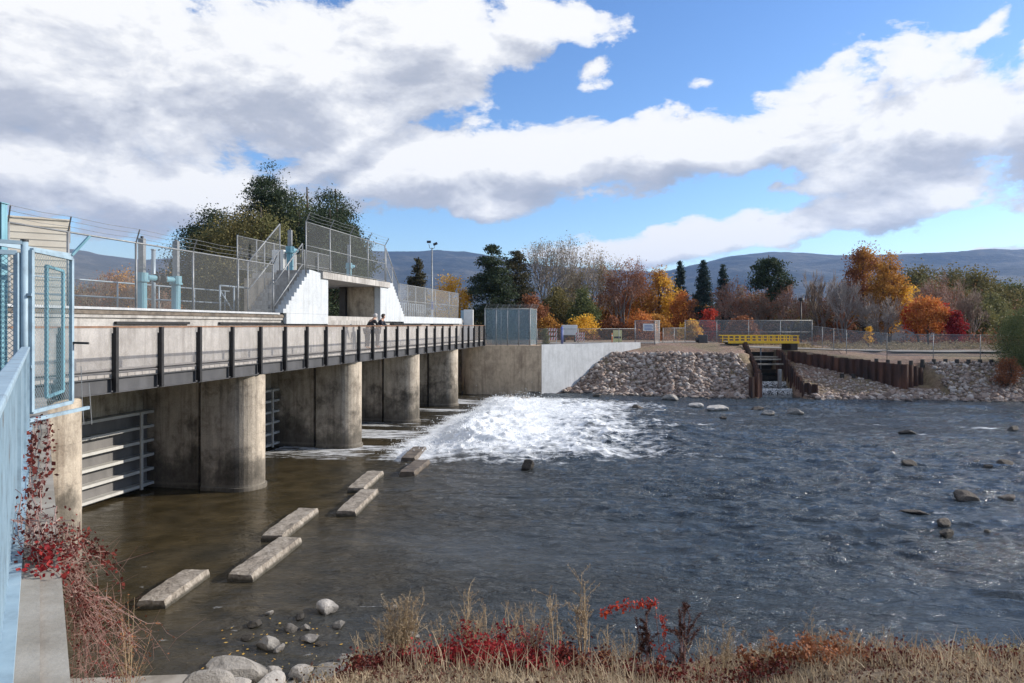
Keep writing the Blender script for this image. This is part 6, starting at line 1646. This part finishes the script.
# cloud banks: centre px,py, half sizes px, tilt deg
CL = [(60, 60, 340, 125, -4), (300, 75, 210, 90, 12), (430, 48, 150, 52, 14), (545, 18, 95, 22, -10), (150, 190, 250, 36, 0),
      (440, 170, 150, 46, 6), (560, 162, 150, 44, 6), (690, 150, 120, 34, 10), (800, 122, 140, 50, 12), (940, 135, 170, 72, 8), (1080, 120, 160, 90, 0), (870, 205, 180, 22, 8),
      (985, 30, 60, 12, 22), (655, 245, 125, 22, 2), (480, 200, 110, 20, 0), (1000, 248, 190, 8, 1), (586, 66, 24, 9, 20), (587, 82, 20, 6, 5), (698, 82, 22, 7, 10), (774, 183, 20, 9, 0), (340, 150, 90, 20, 30),
      (-300, 120, 330, 120, 0), (1350, 150, 260, 90, 10), (40, 150, 120, 40, 0)]
def cloud_group():
    g = bpy.data.node_groups.new('cloud_field', 'ShaderNodeTree')
    g.interface.new_socket('vec', in_out='INPUT', socket_type='NodeSocketVector'); g.interface.new_socket('d', in_out='OUTPUT', socket_type='NodeSocketFloat')
    gi = g.nodes.new('NodeGroupInput'); go = g.nodes.new('NodeGroupOutput'); v = gi.outputs[0]
    # warp so banks get ragged outlines
    nw = g.nodes.new('ShaderNodeTexNoise'); nw.inputs['Scale'].default_value = 5; nw.inputs['Detail'].default_value = 3; g.links.new(v, nw.inputs['Vector'])
    sb = g.nodes.new('ShaderNodeVectorMath'); sb.operation = 'SUBTRACT'; g.links.new(nw.outputs['Color'], sb.inputs[0]); sb.inputs[1].default_value = (.5, .5, .5)
    sm = g.nodes.new('ShaderNodeVectorMath'); sm.operation = 'MULTIPLY_ADD'; g.links.new(sb.outputs[0], sm.inputs[0]); sm.inputs[1].default_value = (.16, .07, 0); g.links.new(v, sm.inputs[2])
    acc = None
    for px, py, rx, ry, rot in CL:
        a, e = AE(px, py); sxx = rx/F/(1+((px-HX)/F)**2); syy = ry/F/math.sqrt(1+((px-HX)/F)**2)
        mp = g.nodes.new('ShaderNodeMapping'); mp.vector_type = 'TEXTURE'
        mp.inputs['Location'].default_value = (a, e, 0); mp.inputs['Rotation'].default_value = (0, 0, math.radians(rot)); mp.inputs['Scale'].default_value = (sxx, syy, 1)
        g.links.new(sm.outputs[0], mp.inputs[0])
        ln = g.nodes.new('ShaderNodeVectorMath'); ln.operation = 'LENGTH'; g.links.new(mp.outputs[0], ln.inputs[0])
        q = math_(g, 'SUBTRACT', 1.0, ln.outputs['Value'])
        if min(rx, ry) < 15: q = math_(g, 'SUBTRACT', math_(g, 'MULTIPLY', q, .38), .08)
        if acc is None: acc = q
        else:
            n = g.nodes.new('ShaderNodeMath'); n.operation = 'SMOOTH_MAX'; g.links.new(acc, n.inputs[0]); g.links.new(q, n.inputs[1]); n.inputs[2].default_value = .12; acc = n.outputs[0]
    acc = math_(g, 'MAXIMUM', acc, -1.)
    mp = g.nodes.new('ShaderNodeMapping'); mp.inputs['Scale'].default_value = (1, 1.9, 1); g.links.new(v, mp.inputs[0])
    n1 = noise(g, mp.outputs[0], 6.5, 9, .58, .35); n2 = noise(g, mp.outputs[0], 22, 9, .66, .2)
    f = math_(g, 'ADD', math_(g, 'MULTIPLY', acc, .95), math_(g, 'MULTIPLY', math_(g, 'SUBTRACT', n1, .5), 1.95))
    f = math_(g, 'ADD', f, math_(g, 'MULTIPLY', math_(g, 'SUBTRACT', n2, .5), .66))
    # unseen cloud added overhead and to the sides to neutralise the blue ambient light
    s2 = g.nodes.new('ShaderNodeSeparateXYZ'); g.links.new(v, s2.inputs[0])
    hi = math_(g, 'MULTIPLY', math_(g, 'SUBTRACT', s2.outputs[1], .47), 3.0, clamp=True)
    sd_ = math_(g, 'MULTIPLY', math_(g, 'SUBTRACT', math_(g, 'ABSOLUTE', s2.outputs[0]), .85), 1.5, clamp=True)
    f = math_(g, 'ADD', f, math_(g, 'MULTIPLY', math_(g, 'MAXIMUM', hi, math_(g, 'MULTIPLY', sd_, .8)), 1.15))
    g.links.new(f, go.inputs[0]); return g
cg = cloud_group()
def cfield(vec):
    n = nt.nodes.new('ShaderNodeGroup'); n.node_tree = cg; nt.links.new(vec, n.inputs[0]); return n.outputs[0]
def shifted(dx, dy):
    n = nt.nodes.new('ShaderNodeVectorMath'); n.operation = 'ADD'; nt.links.new(ae, n.inputs[0]); n.inputs[1].default_value = (dx, dy, 0); return n.outputs[0]
D0 = cfield(ae); D1 = cfield(shifted(.022, .045))
mask = ramp(nt, math_(nt, 'ADD', D0, .5), [(.49, (0, 0, 0)), (.56, (.38, .38, .38)), (.66, (.90, .90, .90)), (.80, (1, 1, 1))])
core_ = math_(nt, 'MULTIPLY', math_(nt, 'SUBTRACT', D0, .18), 1.1, clamp=True)
lit = math_(nt, 'MULTIPLY', math_(nt, 'SUBTRACT', D0, D1), .95)
sh = math_(nt, 'SUBTRACT', math_(nt, 'ADD', .80, lit), math_(nt, 'MULTIPLY', core_, .34), clamp=True)
cc = ramp(nt, sh, [(.0, (.42, .46, .55)), (.40, (.52, .55, .63)), (.70, (.76, .78, .83)), (.92, (1., 1., 1.))])
bg2 = nt.nodes.new('ShaderNodeBackground'); nt.links.new(cc, bg2.inputs[0]); bg2.inputs[1].default_value = .76
mx = nt.nodes.new('ShaderNodeMixShader'); nt.links.new(mask, mx.inputs[0]); nt.links.new(bg1.outputs[0], mx.inputs[1]); nt.links.new(bg2.outputs[0], mx.inputs[2])
nt.links.new(mx.outputs[0], out.inputs[0])
wd.cycles.sampling_method = 'MANUAL'; wd.cycles.sample_map_resolution = 512

# ------------------------------------------------------------------ camera and render
cam = bpy.data.cameras.new('camera'); cam.lens = 24; cam.sensor_width = 36; cam.shift_y = -(341.5-HY)/1024; cam.clip_end = 40000; cam.clip_start = .05
co = bpy.data.objects.new('camera', cam); col.objects.link(co); co.location = (0, 0, CAMZ); co.rotation_euler = (math.pi/2, 0, 0); sc.camera = co
sc.render.engine = 'CYCLES'
sc.view_settings.view_transform = 'Standard'; sc.view_settings.look = 'None'; sc.view_settings.gamma = 1; sc.view_settings.exposure = .45
cy = sc.cycles; cy.use_denoising = True; cy.max_bounces = 6; cy.diffuse_bounces = 3; cy.glossy_bounces = 3; cy.transmission_bounces = 2
cy.transparent_max_bounces = 20; cy.volume_bounces = 0; cy.caustics_reflective = False; cy.caustics_refractive = False; cy.sample_clamp_indirect = 6
